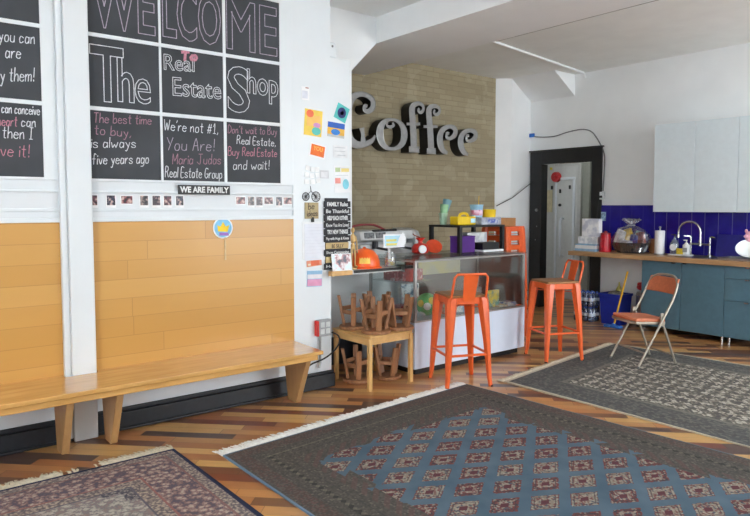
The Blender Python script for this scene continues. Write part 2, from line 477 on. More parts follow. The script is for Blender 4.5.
# ------------------------------------------------------------------ kitchen
struct(MB().box(-0.545, 3.2, D - 0.012, D, 0.91, 1.51).build('wall_backsplash', TILE, flat=True))
wt = MB().box(-0.62, 3.0, 7.28, D - 0.013, 0.856, 0.91).build('worktop', WORKW, bevel=0.004)
tag(wt, 'long wooden kitchen worktop running along the blue tiled wall', 'worktop')
def base_cab(x0, x1, label, drawers=False, legs=(), feet=()):
    t = thing('base_cabinet', label, 'cabinet', (x0, 7.34, 0), 0, 'teal base cabinets')
    wd = x1 - x0
    MB().box(0.001, wd - 0.001, 0, 0.51, 0.07, 0.855).build('body', TEAL, t)
    def knob(p, x, z):
        MB().box(x - .02, x + .02, -0.05, -0.02, z - 0.004, z + 0.004).build('handle', CHROME, p)
    if drawers:
        for (z0, z1) in ((.075, .475), (.48, .72), (.725, .85)):
            d = MB().box(0.003, wd - 0.003, -0.02, 0, z0, z1).build('drawer', TEAL, t, bevel=0.003)
            knob(d, wd * 0.48, z1 - 0.005)
    else:
        d = MB().box(0.003, wd - 0.003, -0.02, 0, .075, .85).build('door', TEAL, t, bevel=0.003)
        knob(d, wd - .08 if not legs else 0.05, .845)
    for (x, y) in feet:
        MB().cyl((x, y, 0), (x, y, 0.07), 0.014).build('leg', CHROME, t)
    return t
base_cab(0.385, 0.86, 'teal base cabinet at the left end beside the steel bin', feet=((.04, .45),))
base_cab(0.86, 1.335, 'teal base cabinet under the sink, second from the left', legs=(1,), feet=((.44, .05), (.44, .45)))
base_cab(1.335, 1.83, 'teal base cabinet with three drawers, right of the sink cabinet', True, feet=((.04, .05), (.04, .45), (.455, .05), (.455, .45)))
def wall_cab(x0, x1, label):
    t = thing('wall_cabinet', label, 'cabinet', (x0, 7.52, 1.43), 0, 'white wall cabinets')
    wd = x1 - x0
    MB().box(0.0005, wd - 0.0005, 0, 0.359, 0, 1.04).build('body', CABW, t)
    MB().box(0.002, wd - 0.002, -0.02, -0.001, 0.001, 1.039).build('door', CABW, t, bevel=0.0025)
wall_cab(0.41, 0.895, 'white wall cabinet at the left end above the paper towel roll')
wall_cab(0.895, 1.365, 'white wall cabinet above the bridge faucet')
wall_cab(1.365, 1.85, 'white wall cabinet cut by the right edge of the photo')

# sink and faucet
t = thing('sink', 'steel kitchen sink set in the wooden worktop', 'sink', (1.0, 7.57, 0.911))
MB().box(-.24, .24, -.2, -.18, 0, .006).box(-.24, .24, .16, .18, 0, .006).box(-.24, -.22, -.18, .16, 0, .006).box(.22, .24, -.18, .16, 0, .006).build('rim', CHROME, t)
MB().box(-.22, .22, -.18, .16, 0, .002).build('basin_plate', M('shaded_steel', (60, 62, 66), .3, .8), t)  # flat plate, dark colour stands in for the shade inside the bowl
t = thing('bridge_faucet', 'chrome bridge faucet with gooseneck spout in front of blue tiles', 'faucet', (0.875, 7.74, 0.911))
for q in (-.11, .11): MB().cyl((q, 0, 0), (q, 0, .22), .011).cyl((q, 0, 0), (q, 0, .02), .024).build('upright', CHROME, t)
MB().cyl((-.12, 0, .14), (.12, 0, .14), .012).cyl((0, 0, .12), (0, 0, .19), .018).build('bridge', CHROME, t)
arc = [(0.0, 0, .18), (0, -.0, .28)] + [(-.12 + .12 * math.cos(a), -.02 * (1 - math.cos(a)), .28 + .125 * math.sin(a)) for a in [PI * k / 12 for k in range(1, 13)]] + [(-.242, -.04, .235)]
MB().tube(arc, .012, 10).cyl((-.242, -.04, .24), (-.242, -.04, .21), .016).build('spout', CHROME, t)
MB().tube([(-.11, 0, .22), (-.13, -.01, .232), (-.18, -.03, .232)], [.012, .012, .009]).build('lever', CHROME, t)
MB().tube([(.11, 0, .22), (.13, -.01, .23), (.18, -.03, .222)], [.012, .012, .009]).build('lever', CHROME, t)

# things on the worktop
def wt_thing(nm, lb, cat, x, y, rz=0): return thing(nm, lb, cat, (x, y, 0.911), rz)
b = MB().mat(M('sky_blue_card', (150, 190, 222), .6)).box(-.155, .155, -.10, .10, 0, .03).mat(PAPER).box(-.15, .15, -.10, .10, .03, .075).mat(M('sky_blue_card', (0, 0, 0))).box(-.15, .15, -.10, .10, .075, .09)
tag(b.build('napkin_pack', None, loc=(-.46, 7.52, .911)), 'blue and white pack of napkins at the bottom of the stack on the worktop end', 'napkins')
def printed(name, c1, c2, sc):
    t = MT(name, .5); n = t.noise(sc, 3); t.out(t.ramp(n, [(.42, c1), (.6, c2)])); return t.m
tag(MB().box(-.145, .145, -.07, .07, 0, .095).build('tissue_box', printed('white_print', (250, 250, 252), (212, 216, 224), 14), loc=(-.455, 7.54, 1.002), bevel=.006), 'white tissue box in the middle of the stack on the worktop end', 'box')
tag(MB().box(-.125, .125, -.02, .06, 0, .235).build('printed_box', printed('frost_print', (248, 249, 252), (206, 210, 224), 11), loc=(-.45, 7.54, 1.098), bevel=.003), 'upright white printed box on top of the stack on the worktop end', 'box')
t = wt_thing('coffee_canister', 'red canister standing between the white boxes and the gift basket', 'canister', -.225, 7.52)
RED = M('red_gloss', (190, 24, 42), .3)
MB().lathe([(.075, 0), (.078, .02), (.065, .19), (.06, .22)], n=20).build('body', RED, t)
MB().lathe([(.062, .22), (.062, .24), (.02, .25), (.02, .265), (0.0, .268)], n=20).build('lid', M('dark_red', (150, 18, 34), .35), t)
MB().tube(catmull([(.02, -.075, .17), (.02, -.115, .16), (.02, -.115, .07), (.02, -.078, .05)], 4), .009).build('handle', RED, t)
# gift basket
t = wt_thing('gift_basket', 'black wicker gift basket wrapped in clear cellophane', 'basket', .08, 7.60)
BW = MT('black_wicker', .5)
wv = ((BW.z * 70.0).fract() - .5).abs() + ((BW.x * 30.0).fract() - .5).abs()
BW.out(BW.ramp(wv, [(.2, (16, 15, 18)), (.8, (60, 58, 64))])); BW = BW.m
MB().lathe([(.17, 0), (.20, .04), (.225, .12), (.215, .12), (.19, .05), (.0, .02)], n=30, sy=.62).build('basket', BW, t)
MB().tube([(.222 * math.cos(a), .14 * math.sin(a), .122) for a in [2 * PI * k / 24 for k in range(24)]], .009, 6, True).build('rim', BW, t)
cel = MB(); prof = [(.20, .02), (.235, .10), (.24, .17), (.215, .24), (.15, .30), (.075, .33), (.035, .35), (.06, .38), (.12, .42), (.10, .43), (.0, .37)]
vs = []; n = 34
for i, (r, z) in enumerate(prof):
    for k in range(n):
        a = 2 * PI * k / n; j = 1 + random.uniform(-.13, .13)
        vs.append((r * j * math.cos(a), r * .66 * j * math.sin(a), z + random.uniform(-.012, .012)))
cel.add(vs, [(i * n + k, i * n + (k + 1) % n, (i + 1) * n + (k + 1) % n, (i + 1) * n + k) for i in range(len(prof) - 1) for k in range(n)])
cel.build('cellophane', clear('cellophane', (254, 254, 255), .16, .14), t, flat=True)['label'] = 'crinkled clear cellophane wrap'
MB().tube([(.04 * math.cos(a), .028 * math.sin(a), .345) for a in [2 * PI * k / 16 for k in range(16)]], .008, 6, True).build('ribbon', M('silver_ribbon', (190, 190, 205), .3, .6), t)
gi = [(-.14, .0, .12, .10, .05, .15, (212, 214, 216), 'white packet in the gift basket', .35), (-.04, .02, .16, .09, .05, .13, (214, 176, 60), 'yellow packet in the gift basket', -.3),
      (.05, -.01, .10, .09, .05, .12, (56, 72, 140), 'blue packet in the gift basket', .15), (.13, .0, .1, .08, .06, .15, (128, 62, 58), 'dark red packet at the right of the gift basket', -.2),
      (-.03, -.05, .06, .12, .04, .09, (196, 196, 204), 'silver packet at the front of the gift basket', .1), (.08, .05, .13, .1, .04, .13, (150, 196, 190), 'pale green packet at the back of the gift basket', .3)]
for (x, y, z, a, bq, h, c, lb, rr) in gi:
    o = MB().box(-a / 2, a / 2, -bq / 2, bq / 2, -h / 2, h / 2).build('snack_packet', M('packet_%d_%d' % (c[0], c[2]), c, .35, var=.2, scale=25), bevel=.012)
    o.scale = (1.2, 1.0, 1.2); o.location = (.08 + x * 1.05, 7.60 + y, .911 + z + h / 2); o.rotation_euler = (0, rr, rr * .6)
    tag(o, lb, 'packet')
bk = MB().lathe([(.06, 0), (.075, .04), (.078, .12), (.06, .17), (.05, .18)], n=18, sy=.6)
tag(bk.build('brown_pot', M('brown_ceramic', (150, 96, 56), .5), loc=(.315, 7.74, .911)), 'brown pot half hidden behind the gift basket', 'pot')
t = wt_thing('paper_towel_roll', 'white paper towel roll standing left of the soap bottles', 'paper towel', .445, 7.62)
MB().lathe([(.066, 0), (.066, .008), (.0, .009)], n=24).cyl((0, 0, 0), (0, 0, .325), .008).ell((0, 0, .33), .014, .014, .014, 12, 8).build('holder', STEEL, t)
MB().lathe([(.012, .012), (.057, .012), (.057, .29), (.012, .29)], n=28).build('roll', PAPER, t)
t = wt_thing('soap_tray', 'white tray under the soap bottles', 'tray', .70, 7.63)
MB().box(-.13, .13, -.06, .06, 0, .016).build('tray', PAPER, t, bevel=.006)
t = thing('soap_bottle', 'clear soap bottle with a round white label and pump', 'bottle', (.625, 7.63, .928))
MB().lathe([(.045, 0), (.05, .02), (.05, .12), (.03, .16), (.016, .175), (.016, .19)], n=20).build('bottle', clear('clear_plastic', (214, 224, 236), .12, .05, .25, (170, 190, 215)), t)
MB().cyl((.005, -.047, .08), (.005, -.052, .08), .04, .04, 20).build('label', PAPER, t)
MB().cyl((0, 0, .19), (0, 0, .225), .008).box(-.04, .014, -.008, .008, .222, .234).build('pump', M('black_plastic', (36, 36, 40), .4), t)
tag(MB().box(-.035, .035, -.02, .02, 0, .07).build('sponge', M('yellow_sponge', (214, 190, 60), .9, var=.12, scale=60), loc=(.705, 7.60, .928), bevel=.006), 'yellow sponge between the two soap bottles', 'sponge')
t = thing('lotion_bottle', 'white pump bottle with grey label left of the faucet', 'bottle', (.765, 7.63, .928))
MB().lathe([(.038, 0), (.04, .01), (.04, .11), (.02, .128), (.012, .14)], n=20).build('bottle', PAPER, t)
MB().box(-.026, .026, -.042, -.036, .03, .08).build('label', M('grey_label', (150, 150, 150), .6), t)
MB().cyl((0, 0, .14), (0, 0, .165), .006).box(-.032, .01, -.006, .006, .163, .173).build('pump', PAPER, t)
o = MB().box(-.21, .23, -.008, .008, 0, .26).build('splash_board', M('navy_board', (34, 34, 130), .35), loc=(1.24, 7.80, .912), bevel=.004)
o.rotation_euler = (R(-6), 0, 0); tag(o, 'dark blue board leaning on the tiles right of the faucet', 'board')
t = wt_thing('dish_rack', 'flat metal dish tray at the right end of the worktop', 'tray', 1.5, 7.54)
MB().box(-.27, .27, -.16, .16, 0, .012).box(-.27, .27, -.16, -.15, .012, .024).box(-.27, .27, .15, .16, .012, .024).box(-.27, -.26, -.15, .15, .012, .024).box(.26, .27, -.15, .15, .012, .024).build('tray', STEEL, t)
o = MB().lathe([(0.0, 0.0), (.05, .0), (.12, .05), (.17, .12), (.165, .122), (.11, .06), (.0, .015)], n=32).build('serving_bowl', M('white_ceramic', (236, 242, 242), .15, var=.01))
o.location = (1.50, 7.55, .97); o.scale = (.84, .84, .84); o.rotation_euler = (R(38), R(14), 0); tag(o, 'white bowl drying upside down on the dish tray', 'bowl')
PINK = M('pink_toy', (238, 178, 196), .5)
t = thing('toy_pig', 'pink toy pig on top of the white bowl', 'toy', (1.47, 7.60, 1.095))
MB().ell((0, 0, .07), .05, .055, .06).ell((-.02, -.055, .075), .022, .02, .018).build('body', PINK, t)
MB().ell((-.035, -.01, .13), .016, .01, .022).build('ear', PINK, t); MB().ell((.03, -.01, .13), .016, .01, .022).build('ear', PINK, t)
for q in (-.025, .025): MB().cyl((q, 0, 0), (q, 0, .04), .016).build('leg', PINK, t)

# cables, socket
t = thing('wall_socket', 'white socket box beside the black door trim above the worktop', 'socket', (-.50, D - .001, 1.64))
MB().box(-.035, .035, -.03, 0, -.055, .055).build('box', TRIMW, t, bevel=.006)
MB().box(-.018, .012, -.055, -.03, -.03, .0).build('plug', BLACK, t, bevel=.004)
t = thing('wall_cable', 'grey cable looping over the black door frame with a blue plug', 'cable', (-1.2, D - .014, 2.5))
pts = [(-1.70, 2.54), (-1.55, 2.512), (-1.30, 2.50), (-1.1, 2.535), (-.94, 2.555), (-.80, 2.555), (-.68, 2.51), (-.58, 2.39), (-.485, 2.2), (-.48, 1.95), (-.49, 1.70)]
MB().tube(catmull([(x + 1.2, 0, z - 2.5) for x, z in pts], 5), .008, 8).build('cord', M('grey_cord', (120, 120, 124), .5), t)
MB().box(-.535, -.44, -.02, .014, .02, .075).build('plug', M('blue_plug', (30, 110, 200), .4), t, bevel=.006)
tag(MB().tube([(-1.80, 7.22, 1.50), (-1.67, 7.42, 1.62), (-1.64, D - .037, 1.86)], .006, 6).build('black_cable', BLACK), 'thin black cable stretched from the brick corner to the door trim', 'cable')
tag(MB().tube(catmull([(-.53, D - .036, 1.58), (-.56, D - .04, 1.3), (-.53, D - .036, 1.0)], 5), .005, 6).build('socket_cord', BLACK), 'black cord hanging below the white socket box', 'cable')
tag(MB().box(-.515, -.44, D - .02, D - .0125, 1.30, 1.42).build('switch_plate', M('pale_blue_plate', (150, 180, 235), .3, var=.3, scale=40)), 'pale blue plate on the dark blue tiles above the red canister', 'plate')
tag(MB().tube([(-.40, 5.0, CZ - .014), (-.44, 5.56, CZ - .014), (-.79, 7.82, CZ - .014), (-.79, 7.86, CZ - .08)], .014, 8).build('ceiling_conduit', GREYW), 'white conduit running across the kitchen ceiling', 'pipe')
tag(MB().tube([(-.44, 5.60, CZ - .006), (5.0, 5.62, CZ - .006)], .005, 6).build('ceiling_wire', M('grey_wire', (176, 176, 174), .6)), 'thin grey wire along the ceiling behind the beam', 'wire')

# under the worktop
WB = clear('water_bottle_plastic', (150, 176, 214), .14, .08, .28, (70, 100, 160))
wb = thing('water_bottle', 'clear water bottle with white label in the wrapped pack under the worktop', 'bottle', (0, 0, -5), 0, 'water bottles in the pack under the worktop')
MB().lathe([(.030, 0), (.033, .01), (.033, .055), (.031, .06), (.033, .065), (.033, .13), (.012, .165), (.012, .18)], n=14).build('bottle', WB, wb)
MB().lathe([(.0336, .07), (.0336, .11)], n=14).build('label', M('water_label', (205, 215, 232), .5), wb)
MB().cyl((0, 0, .172), (0, 0, .19), .014, .014, 10).build('cap', M('blue_cap', (40, 80, 170), .4), wb)
first = True
for lv in range(2):
    for i in range(4):
        for j in range(3):
            p = (-.53 + i * .07, 7.36 + j * .07, .002 + lv * .196)
            if first: wb.location = p; first = False
            else: dup(wb, p)
t = thing('recycling_bin', 'open blue plastic bin under the worktop', 'bin', (-.065, 7.52, 0))
BLU = M('blue_plastic', (28, 52, 168), .4, var=.05)
bn = MB()
def frus(b, a0, b0, a1, b1, z0, z1, off=0):
    vs = [(-a0, -b0, z0), (a0, -b0, z0), (a0, b0, z0), (-a0, b0, z0), (-a1, -b1, z1), (a1, -b1, z1), (a1, b1, z1), (-a1, b1, z1)]
    return vs
o_ = frus(bn, .125, .115, .145, .14, 0, .39); i_ = frus(bn, .115, .105, .133, .128, .02, .39)
bn.add(o_ + i_, [(3, 2, 1, 0), (0, 1, 5, 4), (1, 2, 6, 5), (2, 3, 7, 6), (3, 0, 4, 7), (8, 9, 10, 11), (8, 12, 13, 9), (9, 13, 14, 10), (10, 14, 15, 11), (11, 15, 12, 8),
     (4, 5, 13, 12), (5, 6, 14, 13), (6, 7, 15, 14), (7, 4, 12, 15)])
bn.build('tub', BLU, t)
MB().box(-.155, .155, -.15, -.138, .36, .39).box(-.155, .155, .138, .15, .36, .39).box(-.155, -.143, -.138, .138, .36, .39).box(.143, .155, -.138, .138, .36, .39).build('rim', BLU, t, bevel=.004)
tag(MB().ell((0, 0, 0), .10, .1, .05).build('crumpled_bag', M('grey_bag', (120, 118, 112), .5, var=.3, scale=30), loc=(-.065, 7.52, .37)), 'crumpled grey bag inside the open blue bin', 'bag')
tag(MB().lathe([(.045, 0), (.04, .03), (.012, .08), (.01, .12)], n=12).build('scrub_brush', M('olive_yellow', (190, 180, 96), .6), loc=(-.10, 7.66, .395)), 'pale yellow brush sticking up behind the blue bin', 'brush')
t = thing('trash_can', 'small round steel trash can beside the teal cabinet', 'trash can', (.268, 7.62, 0))
MB().lathe([(.095, 0), (.1, .02), (.1, .40), (.09, .43), (.0, .44)], n=26).build('can', STEEL, t)
MB().tube([(.102 * math.cos(a), .102 * math.sin(a), .385) for a in [2 * PI * k / 26 for k in range(26)]], .006, 6, True).build('rim', CHROME, t)
tag(MB().ell((0, 0, .05), .095, .09, .05).box(-.08, .06, -.05, .05, .05, .11).build('red_bag', RED, loc=(.265, 7.62, .438), bevel=.02), 'red bag lying on the steel trash can', 'bag')
t = thing('mop', 'yellow handled mop with a blue head leaning on the blue bin', 'mop', (.085, 7.24, 0))
MB().cyl((0, 0, .03), (.115, .09, .70), .0115, n=10).build('handle', M('yellow_handle', (228, 176, 32), .4), t)
MB().box(-.12, .10, -.045, .045, 0, .03).ell((0, 0, .035), .03, .025, .02).build('head', M('blue_mop', (50, 110, 190), .8, var=.15, scale=40), t, bevel=.01)

# ------------------------------------------------------------------ lettering helpers
GL = {'a': "57381805133355|5853", 'b': "0d03|062848565433130 4", 'c': "5738180605133354", 'd': "5d53|57381805133355", 'e': "06565738180604234354",
 'f': "5c3d2b23|0848", 'g': "57381805133355|58523000", 'h': "0d03|06284856 53", 'i': "0803|0a0b", 'k': "0d03|480543", 'l': "0d03", 'm': "0803|0628384743|4768788783",
 'n': "0803|06284853", 'o': "18060513435556482818", 'p': "0800|07284856543303", 'r': "0803|052848", 's': "573818071645544313 04", 't': "2c243343|0949",
 'u': "0804234355|5853", 'v': "083358", 'w': "0823466388", 'y': "0834|582000", 'A': "033d63|1757", 'B': "030d4d5b4908|4966530 3", 'D': "030d3d6a663303",
 'E': "5d0d0353|0848", 'G': "6c3d1c090523436567 37", 'I': "2d23|0d4d|0343", 'J': "5d54330 5|2d8d", 'M': "030d36 7d73", 'R': "030d4d5b4908|3863",
 'T': "3d33|0d6d", 'W': "0d234a638d", 'Y': "0d38|6d23", '#': "133c|436c|0666|1979", '1': "0a2d23|0343", '!': "1d16|1413", "'": "1d0b", ',': "1402", 'z': "08480343"}
def strokes(text):
    x = 0; out = []
    for ch in text:
        if ch == ' ': x += 4.5; continue
        g = GL[ch].replace(' ', ''); mx = 0
        for pl in g.split('|'):
            P = [(int(pl[i], 16), int(pl[i + 1], 16) - 3) for i in range(0, len(pl), 2)]
            mx = max(mx, max(p[0] for p in P)); out.append([(x + p[0], p[1]) for p in P])
        x += mx + (2.6 if mx > 2 else 2.2)
    return out, x - 2.4
def ribbon(b, pts, wd, th):                 # pts (y,z) on the wall, thickness along x
    for i in range(len(pts) - 1):
        a = Vector(pts[i]); c = Vector(pts[i + 1]); d = c - a
        if d.length < 1e-6: continue
        d.normalize(); n = Vector((-d.y, d.x)) * wd / 2; e = d * wd * 0.35
        q = [a - e - n, c + e - n, c + e + n, a - e + n]
        b.prism([(p.x, p.y) for p in q], 'x', 0.0, th * (0.6 + 0.25 * (i % 3) + 0.3 * random.random()))
def hand(parent, text, y0, z0, y1, z1, cap, m, wd=0.0075, ymin=-9, name='lettering', org=(0, 0)):
    st, W = strokes(text); b = MB(); sx = (y1 - y0) / W; sl = (z1 - z0) / max(.01, (y1 - y0))
    for P in st:
        Q = [(y0 + x * sx + (y * cap / 10) * 0.08 - org[0], z0 + x * sx * sl + y * cap / 10 - org[1]) for x, y in P]
        Q = [(q.x, q.y) for q in catmull([(u, v, 0) for u, v in Q], 3)] if len(Q) > 2 else Q
        Q = [q for q in Q if q[0] > ymin]
        if len(Q) > 1: ribbon(b, Q, wd, 0.0008)
    return b.build(name, m, parent, flat=True)
def type_mesh(text, outline=0.0, extrude=0.0, offset=0.0):
    cu = bpy.data.curves.new('txt', 'FONT'); cu.body = text
    if outline > 0: cu.fill_mode = 'NONE'; cu.bevel_depth = outline; cu.bevel_resolution = 0; cu.resolution_u = 4
    else: cu.extrude = extrude; cu.offset = offset; cu.resolution_u = 3
    o = bpy.data.objects.new('txt', cu); COL.objects.link(o)
    dg = bpy.context.evaluated_depsgraph_get(); dg.update()
    me = bpy.data.meshes.new_from_object(o.evaluated_get(dg))
    bpy.data.objects.remove(o); bpy.data.curves.remove(cu)
    return me
def typed(parent, text, y0, y1, z0, h, x, m, outline=0.0, bold=0.0, name='lettering', slope=0.0, org=(0, 0), th=0.0012):
    """printed lettering on a wall facing +x: fitted between y0..y1, baseline z0, total height h"""
    me = type_mesh(text, 0.02 if outline else 0, 0.02, bold)
    xs = [v.co.x for v in me.vertices]; ys = [v.co.y for v in me.vertices]
    a, c, lo, hi = min(xs), max(xs), min(ys), max(ys)
    kx = (y1 - y0) / (c - a); kz = h / (hi - lo)
    for v in me.vertices:
        u = (v.co.x - a) * kx; q = (v.co.y - lo) * kz
        v.co = Vector((x + th * (1 if v.co.z > 0 else 0), y0 + u - org[0], z0 + q + u * slope - org[1]))
    if outline:
        pass
    me.materials.clear(); me.materials.append(m); me.name = name
    o = bpy.data.objects.new(name, me); COL.objects.link(o); o.parent = parent
    return o
def outlined(parent, text, y0, y1, z0, h, m, rad=0.004, slope=0.0, org=(0, 0), name='lettering', zclip=None, bold=0.02):
    """chalk outline letters: contour of the letters drawn as a thin ribbon"""
    me = type_mesh(text, 0, 0.0, bold)
    xs = [v.co.x for v in me.vertices]; ys = [v.co.y for v in me.vertices]
    a, c, lo, hi = min(xs), max(xs), min(ys), max(ys)
    kx = (y1 - y0) / (c - a); kz = h / (hi - lo)
    bm = bmesh.new(); bm.from_mesh(me); bmesh.ops.remove_doubles(bm, verts=bm.verts, dist=1e-4)
    b = MB()
    for e in bm.edges:
        if len(e.link_faces) == 1:
            q = []
            for v in e.verts:
                u = (v.co.x - a) * kx
                q.append((y0 + u - org[0], z0 + (v.co.y - lo) * kz + u * slope - org[1]))
            ribbon(b, q, rad * 2, 0.0008 * random.uniform(.8, 1.4))
    bm.free(); bpy.data.meshes.remove(me)
    return b.build(name, m, parent, flat=True)

# ------------------------------------------------------------------ chalkboards
SLATE = MT('slate_chalkboard', .7)
_n = SLATE.noise(3.5, 5)
SLATE.out(SLATE.ramp(_n, [(.3, (50, 53, 58)), (.7, (64, 67, 72))])); SLATE = SLATE.m
COLS = [(1.182, 1.636), (1.653, 2.105), (2.128, 2.576)]
ROWS = [(2.605, 3.05), (2.14, 2.58), (1.677, 2.114)]
LB = [['chalkboard panel with large pink outlined letters WE', 'chalkboard panel with pink outlined letters LCO', 'chalkboard panel with pink outlined letters ME'],
      ['chalkboard panel with white outlined word The', 'chalkboard panel with chalk words Real Estate', 'chalkboard panel with white outlined word Shop'],
      ['chalkboard panel about the best time to buy', 'chalkboard panel starting with We\'re not #1', 'chalkboard panel ending with and wait!']]
BD = {}
for r, (z0, z1) in enumerate(ROWS):
    for c, (y0, y1) in enumerate(COLS):
        t = thing('chalkboard_panel', LB[r][c], 'chalkboard', (0, y0, z0), 0, 'nine chalkboard panels on the white wall')
        MB().box(0, .010, 0, y1 - y0, 0, z1 - z0).build('board', SLATE, t, flat=True)
        BD[r, c] = (t, (y0, z0))
LBL = ['black chalkboard panel at the top left edge without visible writing', 'chalkboard panel at the left edge ending with them!', 'chalkboard panel at the left edge ending with it!']
for r, (z0, z1) in enumerate(ROWS):
    t = thing('chalkboard_panel', LBL[r], 'chalkboard', (0, .455, z0), 0, 'chalkboard panels at the left edge')
    MB().box(0, .010, 0, .45, 0, z1 - z0).build('board', SLATE, t, flat=True)
    BD[r, 3] = (t, (.455, z0))
def HW(r, c, text, y0, z0, y1, z1, cap, m, wd=.0048):
    t, og = BD[r, c]
    o = hand(t, text, y0, z0, y1, z1, cap, m, wd, org=og); o.location = (.010, 0, 0)
HW(2, 0, 'The best time', 1.205, 2.036, 1.574, 2.052, .062, CHALKR); HW(2, 0, 'to buy,', 1.208, 1.963, 1.436, 1.959, .06, CHALKR)
HW(2, 0, 'is always', 1.187, 1.875, 1.467, 1.891, .065, CHALKW); HW(2, 0, 'five years ago', 1.190, 1.768, 1.552, 1.791, .068, CHALKW)
HW(2, 1, "We're not #1,", 1.662, 2.022, 2.058, 2.022, .07, CHALKW); HW(2, 1, 'You Are!', 1.678, 1.886, 2.025, 1.897, .085, CHALKL)
HW(2, 1, 'Maria Judas', 1.719, 1.791, 2.078, 1.806, .07, CHALKR); HW(2, 1, 'Real Estate Group', 1.665, 1.700, 2.085, 1.702, .07, CHALKW)
HW(2, 2, "Don't wait to Buy", 2.14, 2.035, 2.547, 2.050, .055, CHALKR); HW(2, 2, 'Real Estate,', 2.21, 1.960, 2.534, 1.960, .06, CHALKW)
HW(2, 2, 'Buy Real Estate', 2.138, 1.872, 2.545, 1.880, .06, CHALKP); HW(2, 2, 'and wait!', 2.177, 1.770, 2.474, 1.782, .068, CHALKW)
HW(1, 3, 'you can', .685, 2.470, .875, 2.481, .072, CHALKW); HW(1, 3, 'are', .717, 2.377, .796, 2.383, .075, CHALKW)
HW(1, 3, 'y them!', .687, 2.236, .863, 2.256, .08, CHALKW)
HW(2, 3, 'I can conceive', .66, 2.052, .89, 2.056, .058, CHALKW); HW(2, 3, 'heart', .665, 1.975, .765, 1.978, .06, CHALKP); HW(2, 3, 'can', .79, 1.98, .866, 1.982, .06, CHALKW)
HW(2, 3, 'then I', .688, 1.905, .848, 1.905, .07, CHALKW); HW(2, 3, 've it!', .674, 1.798, .823, 1.796, .075, CHALKP)
def OT(r, c, text, y0, y1, z0, h, m, rad=.0026, slope=0, bold=.015):
    t, og = BD[r, c]
    o = outlined(t, text, y0, y1, z0, h, m, rad, slope, og, bold=bold); o.location = (.010, 0, 0)
OT(0, 0, 'WE', 1.206, 1.615, 2.645, .36, CHALKL, .0028); OT(0, 1, 'LCO', 1.668, 2.092, 2.65, .36, CHALKL, .0028); OT(0, 2, 'ME', 2.14, 2.555, 2.645, .36, CHALKL, .0028)
OT(1, 0, 'T', 1.191, 1.40, 2.175, .355, CHALKW); OT(1, 0, 'h', 1.36, 1.465, 2.185, .285, CHALKW); OT(1, 0, 'e', 1.472, 1.575, 2.185, .165, CHALKW, bold=-.005)
OT(1, 1, 'Estate', 1.731, 2.088, 2.262, .125, CHALKW, .0022, .03, bold=0.0); OT(1, 1, 'Real', 1.672, 1.888, 2.43, .105, CHALKW, .002, .06, bold=0.0)
OT(1, 2, 'S', 2.142, 2.318, 2.19, .335, CHALKW); OT(1, 2, 'hop', 2.30, 2.562, 2.285, .235, CHALKW, .0025, -.03)
t, og = BD[1, 1]
pk = hand(t, 'To', 1.797, 2.512, 1.905, 2.53, .055, CHALKP, .02, org=og); pk.location = (.010, 0, 0); pk['label'] = 'thick pink chalk scribble'

# ------------------------------------------------------------------ small things on the left wall
t = thing('family_sign', 'long black sign reading WE ARE FAMILY under the chalkboards', 'sign', (0.020, 1.748, 1.590))
MB().box(0, .012, 0, .392, -.008, .058).build('plaque', BLACK, t, bevel=.003)
typed(t, 'WE ARE FAMILY', .012, .38, .004, .043, .012, M('sign_white', (226, 228, 228), .6), bold=.035)
PHF = M('instant_photo_border', (240, 240, 240), .4)
def photomat(i):
    t = MT('snapshot_%d' % i, .3); n = t.noise(38, 2, t.vec(t.x, t.y + i * 1.3, t.z))
    cs = [(110, 60, 70), (60, 60, 80), (120, 50, 60), (90, 80, 80), (70, 50, 60)]
    t.out(t.ramp(n, [(.35, (28, 26, 32)), (.52, cs[i % 5]), (.68, (205, 175, 165))])); return t.m
PM = [photomat(i) for i in range(5)]
OR1 = ['leftmost', 'second', 'third', 'fourth', 'fifth', 'sixth', 'rightmost']
phs = [(92, 0), (107, 0), (120.5, 1), (135.5, 0), (146.5, 0), (157, 0), (169, 0)]
ys1 = [1.19, 1.303, 1.405, 1.52, 1.603, 1.682, 1.768]
ys2 = [2.238, 2.325, 2.395, 2.475, 2.567, 2.645]
for g, (ys, txt, ods) in enumerate([(ys1, 'left of the WE ARE FAMILY sign', OR1), (ys2, 'right of the WE ARE FAMILY sign', OR1[:5] + ['rightmost'])]):
    for i, y in enumerate(ys):
        wide = (g == 0 and i == 2) or (g == 1 and i in (0, 3, 5))
        hw, hh = (.042, .032) if wide else (.032, .043)
        t = thing('instant_photo', '%s of the small snapshots taped up %s' % (ods[i], txt), 'photo', (0.001, y, 1.532 + .008 * wide), 0, 'snapshots %s' % txt)
        MB().box(.0, .0015, -hw, hw, -hh, hh).build('border', PHF, t, flat=True)
        MB().box(.0015, .0022, -hw + .006, hw - .006, -hh + (.008 if wide else .016), hh - .006).build('picture', PM[(i + 2 * g) % 5], t, flat=True)
t = thing('paper_fan', 'round light blue paper fan with yellow crown on a wooden stick', 'fan', (0.016, 2.085, 1.34))
MB().cyl((0, 0, 0), (.004, 0, 0), .078, .078, 36).build('disc', PAPER, t)
MB().cyl((.004, 0, 0), (.005, 0, 0), .068, .068, 36).build('face', M('sky_blue_print', (130, 196, 232), .6, var=.06), t)
MB().prism([(-.04, -.025), (.035, -.03), (.05, .02), (.02, .01), (.0, .045), (-.02, .01), (-.045, .02)], 'x', .005, .0058).build('crown', M('yellow_print', (244, 206, 44), .6), t)
MB().prism([(-.03, -.055), (.045, -.058), (.04, -.035), (-.03, -.033)], 'x', .005, .0058).build('caption', M('violet_print', (160, 110, 190), .6), t)
MB().box(-.001, .005, .010, .022, -.235, -.07).build('stick', M('birch_stick', (224, 196, 150), .6), t)

